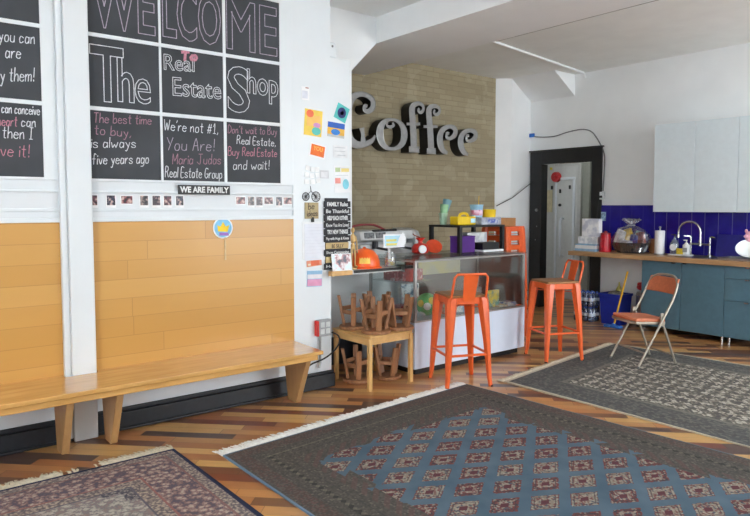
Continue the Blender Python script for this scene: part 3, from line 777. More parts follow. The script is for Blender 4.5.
def card(nm, lb, cat, y0, z0, y1, z1, rot=0, x=.0125, base=PAPER, bits=(), th=.002):
    cy, cz = (y0 + y1) / 2, (z0 + z1) / 2; hw, hh = (y1 - y0) / 2, (z1 - z0) / 2
    t = thing(nm, lb, cat, (x, cy, cz)); t.rotation_euler = (R(rot), 0, 0)
    MB().box(0, th, -hw, hw, -hh, hh).build('card', base, t, flat=True)
    for (n, a, b_, c, d, m, el) in bits:
        bx = MB()
        if el: 
            bx.prism([((a + c) / 2 + (c - a) / 2 * math.cos(2 * PI * k / 24), (b_ + d) / 2 + (d - b_) / 2 * math.sin(2 * PI * k / 24)) for k in range(24)], 'x', th, th + .0012)
        else: bx.box(th, th + .0008, a, c, b_, d)
        bx.build(n, m, t, flat=True)
    return t
def C_(n, c): return M('print_' + n, c, .6, var=.03)
card('paper_slip', 'small blank white slip at the top of the pillar', 'paper', 2.772, 2.34, 2.845, 2.445, 0, bits=[('mark', .0, .04, .03, .048, C_('brown', (170, 110, 100)), 0), ('photo', -.03, -.04, .02, .02, C_('mist', (214, 218, 228)), 0)])
card('poster_card', 'yellow poster card with orange, pink and teal blobs', 'card', 2.797, 2.062, 2.965, 2.27, -4, base=C_('yellow', (248, 214, 92)),
     bits=[('orange_patch', -.07, .04, .0, .10, C_('orange', (244, 118, 78)), 1), ('peach_patch', -.06, -.03, .07, .06, C_('peach', (250, 200, 110)), 0), ('pink_patch', .0, -.035, .07, .005, C_('orchid', (214, 150, 200)), 1), ('teal_patch', -.01, -.095, .075, -.03, C_('teal', (96, 196, 186)), 1)])
card('square_card', 'tilted teal card with a dark round emblem', 'card', 3.10, 2.205, 3.225, 2.335, -22, base=C_('aqua', (84, 190, 186)), bits=[('emblem', -.042, -.045, .042, .045, C_('navy', (36, 44, 110)), 1), ('star', -.015, -.02, .02, .018, C_('lilac', (150, 140, 200)), 1)])
card('picture_card', 'blue and yellow picture card of a car below the teal card', 'card', 3.02, 2.065, 3.19, 2.185, -4, base=C_('mustard', (236, 184, 70)),
     bits=[('blue_band', -.085, .015, .085, .06, C_('royal', (40, 96, 190)), 0), ('grey_band', -.085, -.06, .085, -.04, C_('stone', (190, 196, 196)), 0), ('car_shape', -.05, -.042, .04, .008, C_('carblue', (50, 130, 210)), 1)])
t = card('orange_card', 'orange card with white border reading YOU', 'card', 2.845, 1.89, 2.998, 1.998, -10, bits=[('orange_panel', -.066, -.042, .066, .046, C_('flame', (244, 120, 44)), 0)])
typed(t, 'YOU', -.045, .045, .0, .035, .0028, C_('amber', (255, 190, 90)), bold=.02)
card('grey_note', 'pale grey printed note under the car picture card', 'paper', 3.075, 1.90, 3.22, 2.0, 0, base=C_('palegrey', (226, 228, 230)), bits=[('line', -.06, .03, .05, .036, C_('line', (196, 200, 204)), 0), ('line', -.06, .0, .05, .006, C_('line', (0, 0, 0)), 0), ('line', -.03, -.034, .05, -.026, C_('line', (0, 0, 0)), 0)])
t = thing('paper_flower', 'white cut paper decoration stuck on the pillar', 'decoration', (.0125, 2.865, 1.745))
fb = MB()
for i in range(3):
    for j in range(3):
        fb.box(0, .006 + .003 * ((i + j) % 2), -.07 + i * .05, -.07 + i * .05 + .038, -.07 + j * .05, -.07 + j * .05 + .038, Matrix.Rotation(R(6 * (i - j)), 4, 'X'))
fb.build('petals', M('bright_paper', (250, 250, 250), .7), t)
card('name_card', 'small grey card right of the paper decoration', 'card', 2.945, 1.725, 3.03, 1.79, 0, base=C_('silver', (206, 208, 212)), bits=[('inset', -.035, -.025, .03, .02, C_('silver2', (222, 224, 228)), 0)])
card('notice_sheet', 'white notice with pastel blocks at the right edge of the pillar', 'paper', 3.085, 1.612, 3.25, 1.835, 2,
     bits=[('green_block', -.07, .06, -.02, .095, C_('sage', (190, 208, 160)), 0), ('yellow_block', -.01, .06, .07, .09, C_('butter', (242, 222, 140)), 0), ('pink_block', -.075, -.035, -.02, .01, C_('salmon', (244, 160, 150)), 0), ('blue_blob', .0, -.085, .065, .0, C_('cyan', (128, 206, 224)), 1), ('line', -.07, .03, .06, .034, C_('line', (0, 0, 0)), 0)])
t = thing('bicycle_ornament', 'little wire penny-farthing wheels hung on the pillar', 'ornament', (.0155, 2.86, 1.575))
IR = M('dark_wire', (70, 70, 74), .4, .6)
for (cy, rr) in ((-.055, .032), (.042, .04)):
    wb_ = MB().tube([(0, cy + rr * math.cos(a), rr * math.sin(a)) for a in [2 * PI * k / 20 for k in range(20)]], .0035, 6, True)
    for k in range(6):
        a = PI * k / 6; wb_.cyl((0, cy - rr * math.cos(a), -rr * math.sin(a)), (0, cy + rr * math.cos(a), rr * math.sin(a)), .0018, n=5)
    wb_.build('wheel', IR, t)
MB().tube([(0, -.055, 0), (0, -.005, .045), (0, .042, 0)], .003, 6).tube([(0, -.005, .045), (0, -.01, .085)], .003, 6).build('frame', IR, t)
t = card('kraft_sign', 'square tan sign with dark script above the hanging paper', 'sign', 2.795, 1.398, 2.92, 1.528, 0, base=M('kraft', (176, 158, 118), .7), th=.012)
hand(t, 'be', -.035, .01, .02, .015, .05, C_('umber', (70, 56, 44)), .006).location = (.012, 0, 0)
hand(t, 'ideas', -.045, -.045, .05, -.04, .045, C_('umber', (0, 0, 0)), .006).location = (.012, 0, 0)
t = thing('hanging_paper', 'white sheets of lined paper hanging from a black clip', 'paper', (.0125, 2.885, 1.225))
MB().box(0, .003, -.115, .10, -.15, .15).build('sheet', PAPER, t, flat=True)
s_ = MB().box(.003, .0045, -.095, .118, -.165, .13).build('sheet', M('paper_blueish', (232, 234, 242), .8, var=.01), t, flat=True)
MB().box(.0, .016, -.03, -.008, .145, .185).build('clip', BLACK, t, bevel=.002)
for k in range(9):
    MB().box(.0045, .0052, -.08, .10, .10 - .026 * k, .103 - .026 * k).build('line', C_('ruled', (222, 224, 234)), t, flat=True)
card('sticker', 'orange and pink label under the hanging paper', 'sticker', 2.81, 1.012, 2.955, 1.062, 4, base=C_('coral', (226, 150, 120)), bits=[('patch', -.03, -.02, .05, .02, C_('rust', (226, 110, 70)), 0), ('patch', -.06, -.015, -.035, .0, C_('cream', (230, 216, 190)), 0)])
card('calendar_card', 'little blue, white and pink card low on the pillar', 'card', 2.812, .845, 2.957, .975, -2, base=C_('powder', (150, 190, 220)), bits=[('band', -.07, .0, .07, .035, C_('offwhite', (236, 232, 236)), 0), ('pink_rows', -.07, -.06, .07, -.005, C_('rose', (226, 160, 194)), 0)], th=.004)
t = thing('rules_sign', 'stacked black slat sign headed FAMILY Rules beside the counter', 'sign', (.0125, 2.968, .985))
TANS = M('tan_slat', (198, 172, 120), .6); BLS = M('black_slat', (34, 34, 40), .6, var=.08); SGW = M('sign_white', (0, 0, 0))
rows = [('FAMILY Rules', 1), ('Be Thankful', 0), ('HELP EACH OTHER', 1), ('Know You Are Loved', 0), ('TRY NEW THINGS', 1), ('Pay with Hugs & Kisses', 0), ('BE SILLY', 2), ('Show Compassion', 0), ('', 2), ('Hug Often', 0)]
MB().box(-.0, .008, .02, .25, .0, .58).build('backing', BLS, t, flat=True)
for i, (tx, k) in enumerate(rows):
    z0 = .505 - i * .0572; 
    sl = MB().box(.008, .018, .004 if k != 2 else .02, .272 if k != 2 else .25, z0, z0 + .05).build('slat', TANS if k == 2 else BLS, t, bevel=.002)
    if k == 2: sl['label'] = 'tan slat'
    if tx:
        h = .036 if k == 1 else .03; wd = {0: .23, 1: .21, 2: .12}[k]
        typed(sl, tx, .138 - wd / 2, .138 + wd / 2, z0 + (.007 if k else .009), h, .018, BLS if k == 2 else SGW, bold=.03 if k == 1 else .01)
t = thing('outlet_box', 'grey outlet box with a red side low on the pillar', 'outlet', (.0125, 2.955, .435))
MB().box(0, .05, -.062, .062, 0, .135).build('box', M('grey_box', (158, 160, 162), .4, .2), t, bevel=.005)
MB().box(.0, .052, -.072, -.06, .005, .13).build('side_cover', M('red_cover', (206, 44, 40), .4), t)
for i in range(2):
    for j in range(2):
        MB().box(.05, .054, -.045 + i * .052, -.007 + i * .052, .02 + j * .055, .062 + j * .055).build('socket', M('pale_socket', (204, 206, 206), .4), t, bevel=.004)
MB().cyl((.02, -.03, 0), (.02, -.03, -.22), .009).tube([(.02, -.03, -.22), (.03, -.05, -.26)], .009).build('conduit', ALU, t)
tag(MB().tube(catmull([(.06, 3.02, .46), (.10, 3.06, .43), (.12, 3.05, .37), (.13, 2.98, .31), (.14, 2.88, .27), (.12, 2.78, .24), (.09, 2.74, .19)], 6), .0065, 6).build('power_cord', BLACK), 'black power cord curving down from the outlet box to the bench', 'cable')
t = thing('motion_sensor', 'white rounded motion sensor high on the recess corner', 'sensor', (-.055, 3.085, 2.711))
MB().prism([(-.045, 0), (.045, 0), (.045, .10), (.03, .13), (-.03, .13), (-.045, .10)], 'x', -.04, .05).build('housing', TRIMW, t, bevel=.012)
MB().ell((.05, .0, .095), .006, .01, .01).build('lens', M('grey_lens', (120, 122, 124), .3), t)

# ------------------------------------------------------------------ bench
t = thing('long_bench', 'long honey wood bench built along the left wall', 'bench', (0, 0, 0))
MB().prism([(.015, -2.3), (.015, .98), (.075, .98), (.075, 1.175), (.015, 1.175), (.015, 2.68), (.032, 2.68), (.48, 2.655), (.475, -2.3)], 'z', .402, .43).build('seat', BENCHW, t, bevel=.004)
MB().box(.435, .458, -2.3, 2.62, .362, .402).build('apron', BENCHW, t, bevel=.003)
for y in (-1.2, .93, 1.215, 2.58):
    MB().prism([(.06, .401), (.434, .401), (.434, .362), (.40, .362), (.245, 0), (.125, 0)], 'y', y - .022, y + .022).build('leg', LEGW, t, bevel=.003)

# ------------------------------------------------------------------ corner table, wooden stools
t = thing('corner_table', 'low square oak corner table carrying upturned wooden stools', 'table', (.115, 3.415, 0))
MB().prism([(-.27, -.24), (.20, -.24), (.245, -.225), (.255, -.19), (.255, .215), (.24, .235), (-.27, .235)], 'z', .425, .447).build('tabletop', OAKX, t, bevel=.003)
MB().box(-.25, .24, -.245, -.225, .375, .425).box(.22, .24, -.225, .225, .375, .425).box(-.25, .22, .205, .225, .375, .425).box(-.25, -.23, -.225, .205, .375, .425).build('apron', OAKX, t)
for sx in (-.232, .236):
    for sy in (-.224, .218): MB().box(sx - .017, sx + .017, sy - .017, sy + .017, 0, .424).build('leg', OAK, t, bevel=.003)
def wooden_stool(loc, rz, label):
    t = thing('wooden_stool', label, 'stool', loc, rz, 'upturned wooden stools')
    MB().lathe([(.118, 0), (.125, .006), (.125, .022), (.118, .028), (.0, .028)], n=30).build('seat', STOOLW, t)
    for k in range(4):
        a = PI / 4 + k * PI / 2; c, s = math.cos(a), math.sin(a)
        b = MB(); r0, r1, h = .080, .128, .285
        M0 = Matrix.Rotation(a, 4, 'Z')
        vs = []
        for (r, z) in ((r0, .028), (r1, h)):
            for (dx, dy) in ((-.013, -.022), (.013, -.022), (.013, .022), (-.013, .022)): vs.append((r + dx, dy, z))
        b.add(vs, [(3, 2, 1, 0), (4, 5, 6, 7), (0, 1, 5, 4), (1, 2, 6, 5), (2, 3, 7, 6), (3, 0, 4, 7)], M0)
        b.build('leg', STOOLW, t, bevel=.004)
    for k in range(4):
        a = k * PI / 2; b = MB()
        d = .074; l = .060 if k % 2 else .058; z0 = .13 if k % 2 else .155
        b.box(d - .008, d + .008, -l, l, z0, z0 + .034, Matrix.Rotation(a, 4, 'Z')).build('rail', STOOLW, t, bevel=.003)
    return t
s0 = wooden_stool((.255, 3.335, .4475), R(20), 'upturned wooden stool at the front corner of the corner table')
dup(s0, (.25, 3.595, .4475), R(60), 'upturned wooden stool at the right of the corner table beside the display case')
dup(s0, (-.025, 3.31, .4475), R(8), 'upturned wooden stool at the left of the corner table by the pillar')
dup(s0, (-.035, 3.575, .4475), R(38), 'upturned wooden stool at the back of the corner table')
dup(s0, (.04, 3.30, .001), R(15), 'upturned wooden stool on the floor under the table, left one')
dup(s0, (.12, 3.565, .001), R(40), 'upturned wooden stool on the floor under the table, right one')

# ------------------------------------------------------------------ coffee counter and what stands on it
t = thing('coffee_counter', 'grey counter slab with black edge next to the pillar', 'counter', (0, 0, 0))
MB().prism([(-.56, 3.055), (.033, 3.055), (.08, 3.10), (.08, 3.765), (-.405, 3.765), (-.405, 4.60), (-1.0, 4.60), (-1.0, 3.71), (-.56, 3.71)], 'z', .925, .958).build('slab', M('grey_laminate', (206, 207, 204), .7, var=.03), t)
MB().box(.08, .086, 3.235, 3.76, .936, .9595).build('edge_strip', BLACK, t)
MB().box(.045, .092, 3.0, 3.215, .925, .964).build('wood_edge', OAK, t, bevel=.002)
MB().box(-.55, -.40, 3.06, 3.12, 0, .925).build('support', GREYW, t)
CZT = .9585
t = thing('espresso_machine', 'grey espresso machine on the counter behind the hard hat', 'espresso machine', (-.64, 4.09, CZT))
ESP = M('grey_steel_body', (196, 198, 198), .35, .1, var=.02)
eb = MB().prism([(-.20, 0), (.19, 0), (.19, .04), (.08, .06), (.06, .19), (.17, .21), (.15, .30), (-.20, .30)], 'y', -.36, .33)
eb.build('body', ESP, t, bevel=.012)
MB().prism([(-.20, 0), (.20, 0), (.20, .2), (.15, .29), (.05, .315), (-.20, .315)], 'y', .33, .41).build('end_panel', M('silver_end', (198, 200, 200), .3, .4), t, bevel=.02)
MB().box(.06, .16, -.35, .32, .042, .17).build('front_panel', ESP, t, bevel=.006)
MB().box(.0, .195, -.34, .31, .0, .025).build('drip_tray', STEEL, t)
for y in (-.20, .10):
    MB().cyl((.19, y, .20), (.19, y, .13), .03).tube([(.19, y, .14), (.33, y + .04, .125)], .012).build('group_head', M('black_plastic', (0, 0, 0)), t)
for y in (-.24, -.10):
    MB().box(.158, .166, y - .07, y + .05, .215, .285).build('dial_panel', M('dial_print', (90, 92, 94), .4, var=.4, scale=50), t)
MB().tube([(.15, -.2, .30), (.15, .1, .305)], .012).build('grip', BLACK, t)
MB().tube(catmull([(-.1, -.33, .30), (-.1, -.22, .345), (-.1, .0, .35), (-.1, .15, .30)], 5), .012).build('red_rail', M('dark_red_rail', (130, 40, 44), .4), t)
t = thing('hard_hat', 'orange hard hat with a pale yellow emblem on the counter', 'hard hat', (-.085, 3.475, CZT), R(-36))
HAT = M('hat_orange', (246, 100, 34), .3, var=.02)
MB().lathe([(.136, 0), (.138, .012), (.136, .055), (.119, .106), (.083, .148), (.037, .167), (.0, .171)], n=36).build('shell', HAT, t)
MB().lathe([(.136, .0), (.156, .0), (.156, .006), (.136, .014)], n=36).build('brim', HAT, t)
MB().prism([(.02, -.125), (.02, .125), (.06, .10), (.1, 0.06), (.12, 0), (.1, -.06), (.06, -.10)][::-1] if False else [(-.136, .03), (-.108, .118), (0, .182), (.108, .118), (.136, .03), (.10, .106), (0, .167), (-.10, .106)], 'y', -.012, .012).build('ridge', HAT, t)
eb = MB()
for (z0, z1, a0, a1) in ((.045, .085, -.36, .36),):
    vs = []
    for z, rr in ((z0, .1385), (z1, .129)):
        for k in range(9):
            a = a0 + (a1 - a0) * k / 8; zz = z + (.014 if (z == z1 and k % 2 == 0) else 0)
            vs.append(((rr + .001 - (zz - z) * .3) * math.cos(a), (rr + .001 - (zz - z) * .3) * math.sin(a), zz))
    eb.add(vs, [(k, k + 1, k + 10, k + 9) for k in range(8)])
em = eb.build('emblem', M('pale_yellow_print', (250, 200, 90), .5), t); em['label'] = 'pale yellow emblem'
t = thing('artist_mannequin', 'small jointed wooden artist mannequin beside the hard hat', 'figurine', (-.02, 3.30, CZT), R(10))
MAN = M('maple', (212, 176, 116), .45, var=.05)
MB().cyl((0, 0, 0), (0, 0, .012), .035, n=20).cyl((0, -.01, .01), (0, -.01, .16), .003).build('base', MAN, t)
bd = MB().ell((0, 0, .335), .017, .016, .024, 14, 10).ell((0, 0, .262), .022, .03, .042, 14, 10).ell((0, 0, .20), .018, .022, .024, 14, 10).cyl((0, 0, .29), (0, 0, .32), .007)
bd.build('torso', MAN, t)
for sgn in (-1, 1):
    MB().tube([(0, sgn * .014, .195), (.004, sgn * .022, .11), (.0, sgn * .026, .03)], [.012, .009, .007]).ell((.012, sgn * .026, .022), .02, .009, .01).build('leg', MAN, t)
    MB().tube([(0, sgn * .03, .285), (.004, sgn * .045, .225), (.012, sgn * .04, .165)], [.009, .007, .006]).ell((.014, sgn * .04, .15), .007, .006, .014).build('arm', MAN, t)
t = thing('photo_card', 'photo of people propped against the rules sign', 'photo', (.068, 3.125, CZT + .003)); t.rotation_euler = (0, R(-9), R(-4))
MB().box(0, .004, -.095, .095, 0, .145).build('card', PAPER, t, flat=True)
ph = MT('group_photo', .3); n_ = ph.noise(17, 3); ph.out(ph.ramp(n_, [(.36, (38, 40, 60)), (.44, (176, 120, 124)), (.50, (224, 214, 214)), (.58, (206, 226, 240))]))
MB().box(.004, .0048, -.088, .088, .007, .138).build('picture', ph.m, t, flat=True)
t = thing('stirrer_jar', 'glass jar of sweets and stirrers in front of the espresso machine', 'jar', (-.02, 3.775 - .06, CZT))
MB().lathe([(.048, 0), (.052, .01), (.052, .09), (.04, .115), (.04, .13)], n=22).build('jar', clear('jar_glass', (232, 238, 238), .12, .03, .1, (230, 230, 230)), t)
cn = MT('sweets', .5); v_ = cn.voro(55, out='Color') if False else cn.noise(60, 1)
cn.out(cn.ramp(v_, [(.35, (220, 190, 90)), (.48, (230, 230, 225)), (.58, (200, 120, 140)), (.7, (90, 110, 190))], True))
MB().cyl((0, 0, .006), (0, 0, .07), .046, n=20).build('sweets', cn.m, t)
MB().cyl((-.012, .01, .02), (-.022, .0, .17), .007).cyl((.01, -.01, .02), (.012, -.014, .16), .007).build('stirrers', PAPER, t)
t = thing('price_card', 'white card with blue and yellow print standing in the jar', 'card', (.005, 3.745, CZT + .15), R(-6))
MB().box(0, .004, -.12, .11, .02, .14).build('card', PAPER, t, flat=True)
MB().box(.004, .005, -.105, .06, .035, .127).build('panel', C_('skyblue', (176, 220, 238)), t, flat=True)
MB().box(.005, .006, -.09, .02, .075, .095).box(.005, .006, -.09, .03, .04, .06).build('print', C_('lemon', (226, 214, 110)), t, flat=True)
MB().prism([(.02, .04), (.06, .02), (.12, .05), (.125, .10), (.09, .155), (.05, .11)], 'x', .005, .007).build('cutout', PAPER, t)

# ------------------------------------------------------------------ display case
t = thing('display_case', 'glass fronted display case with white lower panel and metal frame', 'display case', (0, 0, 0))
X0, X1, Y0, Y1 = -.40, .25, 3.775, 5.29
MB().box(X0 + .05, X1 - .05, Y0 + .05, Y1 - .05, 0, .06).build('toe_kick', BLACK, t)
WP = M('white_laminate', (216, 228, 246), .6, var=.006, spec=.25)
MB().box(X0, X1, Y0, Y1, .06, .475).build('lower_panel', WP, t, bevel=.003)
fr = MB()
for (x, y) in ((X1 - .012, Y0 + .012), (X1 - .012, Y1 - .012), (X0 + .012, Y0 + .012), (X0 + .012, Y1 - .012)): fr.box(x - .012, x + .012, y - .012, y + .012, .475, 1.012)
fr.box(X0, X1, Y0, Y0 + .02, 1.005, 1.02).box(X0, X1, Y1 - .02, Y1, 1.005, 1.02).box(X1 - .02, X1, Y0, Y1, 1.005, 1.02).box(X0, X0 + .02, Y0, Y1, 1.005, 1.02)
fr.box(X1 - .02, X1 + .002, Y0, Y1, .475, .49).box(X0, X1, Y0 - .002, Y0 + .02, .475, .49)
fr.build('frame', ALU, t, bevel=.002)
MB().box(X0 - .005, X1 + .008, Y0 - .008, Y1 + .008, 1.02, 1.036).build('top', clear('top_glass', (245, 248, 246), .10, .12, .05, (170, 172, 170)), t, bevel=.003)
MB().box(X1 - .008, X1 - .003, Y0 + .024, Y1 - .024, .49, 1.005).build('front_glass', clear('case_glass', (250, 252, 250), .05, .10, .06, (150, 152, 148)), t, flat=True)
MB().box(X0 + .024, X1 - .024, Y0 + .003, Y0 + .007, .49, 1.005).build('side_glass', clear('side_glass', (240, 244, 244), .05, .03), t, flat=True)
MB().box(X0 + .024, X1 - .024, Y1 - .007, Y1 - .003, .49, 1.005).build('side_panel', M('grey_back', (0, 0, 0)), t, flat=True)
MB().box(X0 + .002, X0 + .008, Y0 + .45, Y1 - .024, .49, 1.005).build('back_panel', M('grey_back', (186, 190, 190), .5), t, flat=True)
MB().box(X0 + .02, X1 - .22, Y0 + .03, Y0 + .45, .80, .806).build('shelf', clear('side_glass'), t, flat=True)
def in_case(nm, lb, cat, x, y, z, sx, sy, sz, m, rz=0, bevel=.004, group=None):
    o = MB().box(-sx / 2, sx / 2, -sy / 2, sy / 2, 0, sz).build(nm, m, bevel=bevel)
    o.location = (x, y, z); o.rotation_euler = (0, 0, rz); return tag(o, lb, cat, group)
rp = MT('red_packet', .4); n_ = rp.noise(30, 2); rp.out(rp.ramp(n_, [(.4, (160, 24, 36)), (.55, (196, 60, 60)), (.68, (220, 200, 196))])); rp = rp.m
RO = M('red_orange_card', (206, 60, 42), .4)
in_case('snack_packet', 'red packet at the left on the top glass shelf of the case', 'packet', -.19, 3.88, .8065, .16, .05, .09, rp, .2)
in_case('snack_packet', 'second red packet from the left on the top glass shelf', 'packet', -.11, 3.93, .8065, .12, .05, .085, rp, -.1)
in_case('red_box', 'plain orange red box in the middle of the top glass shelf', 'box', -.03, 3.97, .8065, .07, .08, .11, RO, .1)
in_case('snack_packet', 'red packet at the right end of the top glass shelf', 'packet', -.12, 4.10, .8065, .14, .09, .1, rp, .3)
bkm = MT('magazine_cover', .35); n_ = bkm.noise(16, 2); bkm.out(bkm.ramp(n_, [(.36, (60, 100, 130)), (.46, (226, 232, 236)), (.6, (236, 240, 242)), (.7, (206, 60, 110))])); bkm = bkm.m
o = in_case('magazine', 'magazine with pink and white cover leaning inside the case', 'magazine', -.05, 3.98, .476 + .12, .02, .17, .185, bkm, -.35, .001)
in_case('white_carton', 'white carton standing inside the case behind the upturned stools', 'carton', -.16, 4.06, .4905, .16, .13, .28, PAPER, .1)
in_case('red_tin', 'red tin low in the case below the magazine', 'tin', -.04, 3.88, .4905, .12, .11, .105, RED, .15)
bm_ = MT('green_ball', .35)
bl = MB().ell((0, 0, 0), .105, .105, .105, 28, 18); 
t = thing('green_ball', 'green ball with yellow and white spots inside the display case', 'ball', (.10, 4.06, .597))
bl.build('shell', M('ball_green', (54, 190, 102), .35), t)
def spot(dx, dy, dz, r, m):
    d = Vector((dx, dy, dz)).normalized(); q = d.to_track_quat('Z', 'Y').to_matrix().to_4x4(); q.translation = d * .0
    b = MB(); prof = [(0, .1075)] + [(.1075 * math.sin(r * k / 4), .1075 * math.cos(r * k / 4)) for k in range(1, 5)]
    b.lathe(prof[::-1], n=16, M4=q).build('spot', m, t)
YS = M('ball_yellow', (232, 210, 50), .4); WS = M('ball_white', (232, 236, 232), .4)
spot(.9, -.2, .45, .34, YS); spot(.85, -.75, -.05, .33, WS); spot(.95, .1, -.35, .34, WS); spot(.2, -.95, .2, .3, YS); spot(.6, .8, .3, .3, YS); spot(.1, -.6, -.7, .3, WS)
yb = in_case('yellow_board', 'pale yellow sheet fixed high on the back of the display case', 'board', -.387, 4.70, .80, .008, .60, .15, printed('pale_yellow', (206, 196, 120), (186, 182, 150), 5), 0, .002)
in_case('yellow_pad', 'yellow and teal printed box in the case behind the near stool', 'box', .13, 4.93, .4905, .03, .17, .17, printed('pad_print', (232, 206, 74), (60, 150, 150), 16), 0, .003)
in_case('toy_box', 'orange and white box at the left of the case deck near the ball', 'box', .14, 4.30, .4905, .06, .13, .15, printed('toy_print', (214, 90, 60), (216, 214, 210), 20), .1)
in_case('craft_box', 'pale blue box on the case deck beside the orange box', 'box', .12, 4.47, .4905, .08, .14, .10, printed('craft_print', (120, 160, 200), (226, 226, 226), 20), -.1)
in_case('card_stack', 'stack of blue and white cards at the right of the case deck', 'cards', .13, 5.16, .4905, .12, .14, .035, printed('blue_cards', (70, 110, 190), (220, 225, 230), 22), .05)
in_case('card_stack', 'tan and orange flat packets at the far right of the case deck', 'packet', .15, 5.02, .4905, .1, .12, .02, printed('tan_cards', (214, 150, 90), (220, 214, 200), 22), -.05)
in_case('grey_crate', 'grey box in the case behind the yellow printed box', 'box', -.02, 4.75, .4905, .16, .2, .2, M('grey_crate', (120, 124, 128), .5), .05)

# on the case
ct = 1.0365
t = thing('table_riser', 'black metal riser shelf standing on the display case', 'shelf', (-.2, 4.91, ct))
MB().box(-.22, .22, -.34, .33, .252, .272).build('top', BLACK, t, bevel=.003)
for sx in (-.20, .20):
    for sy in (-.32, .31): MB().box(sx - .018, sx + .018, sy - .018, sy + .018, 0, .252).build('leg', BLACK, t)
rz_ = ct + .2725
t = thing('red_grinder', 'red round grinder with a white dial on the case', 'grinder', (-.20, 4.25, ct))
MB().lathe([(.06, 0), (.08, .015), (.085, .06), (.06, .095), (.022, .105), (.02, .125), (.045, .15), (.046, .157), (.0, .155)], n=24).build('body', M('tomato_red', (206, 46, 34), .3), t)
MB().cyl((.068, -.035, .05), (.085, -.044, .05), .040, .038, 22).build('dial', PAPER, t)
MB().tube([(0, 0, .157), (-.03, -.05, .18), (-.03, -.07, .195)], .006).build('crank', M('rust_handle', (130, 60, 40), .5), t)
o = MB().lathe([(0, 0), (.05, .0), (.082, .012), (.082, .018), (.05, .008), (.0, .006)], n=28).build('orange_plate', M('orange_plate', (206, 70, 34), .35))
o.location = (-.23, 4.46, ct + .055); o.rotation_euler = (0, R(50), R(-30)); tag(o, 'orange plate leaning beside the red grinder', 'plate')
t = thing('purple_box', 'purple box under the black riser shelf', 'box', (-.09, 4.70, ct), R(4))
MB().box(-.06, .06, -.095, .15, 0, .15).build('body', M('purple', (84, 36, 130), .45, var=.04), t, bevel=.004)
MB().box(-.063, .063, -.098, .153, .15, .165).build('lid', M('purple', (0, 0, 0)), t, bevel=.003)
in_case('white_carton', 'white printed carton at the back under the riser shelf', 'carton', -.22, 5.03, ct, .10, .30, .19, printed('carton_print', (236, 236, 234), (190, 192, 196), 9), 0)
in_case('black_box', 'flat black box on a white tray under the riser shelf', 'box', -.06, 5.04, ct + .021, .14, .26, .07, BLACK, .03)
in_case('white_tray', 'thin white tray under the flat black box', 'tray', -.04, 5.04, ct, .17, .32, .02, PAPER, .03)
# on the riser
CUP = [M('cup_mint', (176, 206, 178), .5), M('cup_green', (150, 196, 150), .5), M('cup_blue', (120, 164, 176), .5)]
cz = rz_
cl = ['pale mint paper cup at the bottom of the leaning cup stack', 'light green paper cup in the middle of the leaning cup stack', 'blue paper cup on top of the leaning cup stack']
for i, (dx, dz, tl) in enumerate([(0, 0, 0), (.004, .085, 6), (.022, .135, 18)]):
    o = MB().lathe([(.0, .002), (.032, .0), (.046, .118), (.048, .121), (.044, .121), (.031, .006)], n=22).build('paper_cup', CUP[i])
    o.location = (-.30, 4.66 + dx, rz_ + dz); o.rotation_euler = (R(-tl), 0, 0); tag(o, cl[i], 'cup', 'leaning stack of paper cups')
t = thing('yellow_caddy', 'yellow plastic caddy with a handle on the riser shelf', 'caddy', (-.14, 4.79, rz_))
YC = M('yellow_plastic', (234, 196, 28), .4, var=.03)
MB().box(-.06, .06, -.14, .12, 0, .085).build('tub', YC, t, bevel=.01)
MB().tube(catmull([(0, -.06, .08), (0, -.05, .105), (0, .0, .118), (0, .05, .105), (0, .06, .08)], 5), .014).build('handle', YC, t)
MB().box(.06, .062, .04, .11, .02, .065).build('sticker', C_('skyblue', (0, 0, 0)), t)
t = thing('grey_tray', 'grey blue organiser tray at the right of the riser shelf', 'tray', (-.10, 5.015, rz_))
MB().box(-.09, .09, -.10, .20, 0, .075).build('tray', printed('grey_mesh', (140, 146, 166), (176, 180, 190), 30), t, bevel=.004)
MB().box(.09, .093, .0, .14, .02, .055).build('label', printed('tray_label', (70, 90, 170), (190, 196, 210), 30), t)
t = thing('craft_bucket', 'light blue and pink bucket on top of the organiser tray', 'bucket', (-.13, 4.97, rz_ + .0755))
MB().lathe([(.058, 0), (.068, .12), (.072, .125), (.072, .13), (.0, .128)], n=24).build('bucket', M('pale_blue_tub', (150, 196, 222), .4), t)
MB().lathe([(.0605, .02), (.065, .075)], n=24).build('pink_print', printed('pink_print', (232, 200, 216), (206, 120, 150), 26), t)
MB().cyl((.0, .03, .12), (.0, .035, .22), .004).build('pencil', M('pencil_yellow', (220, 180, 60), .5), t)
t = thing('yellow_bowl', 'yellow round tub beside the bucket on the organiser tray', 'tub', (-.10, 5.13, rz_ + .0755))
MB().lathe([(.066, 0), (.07, .075), (.073, .08), (.066, .08), (.062, .01), (.0, .008)], n=26).build('tub', YC, t)

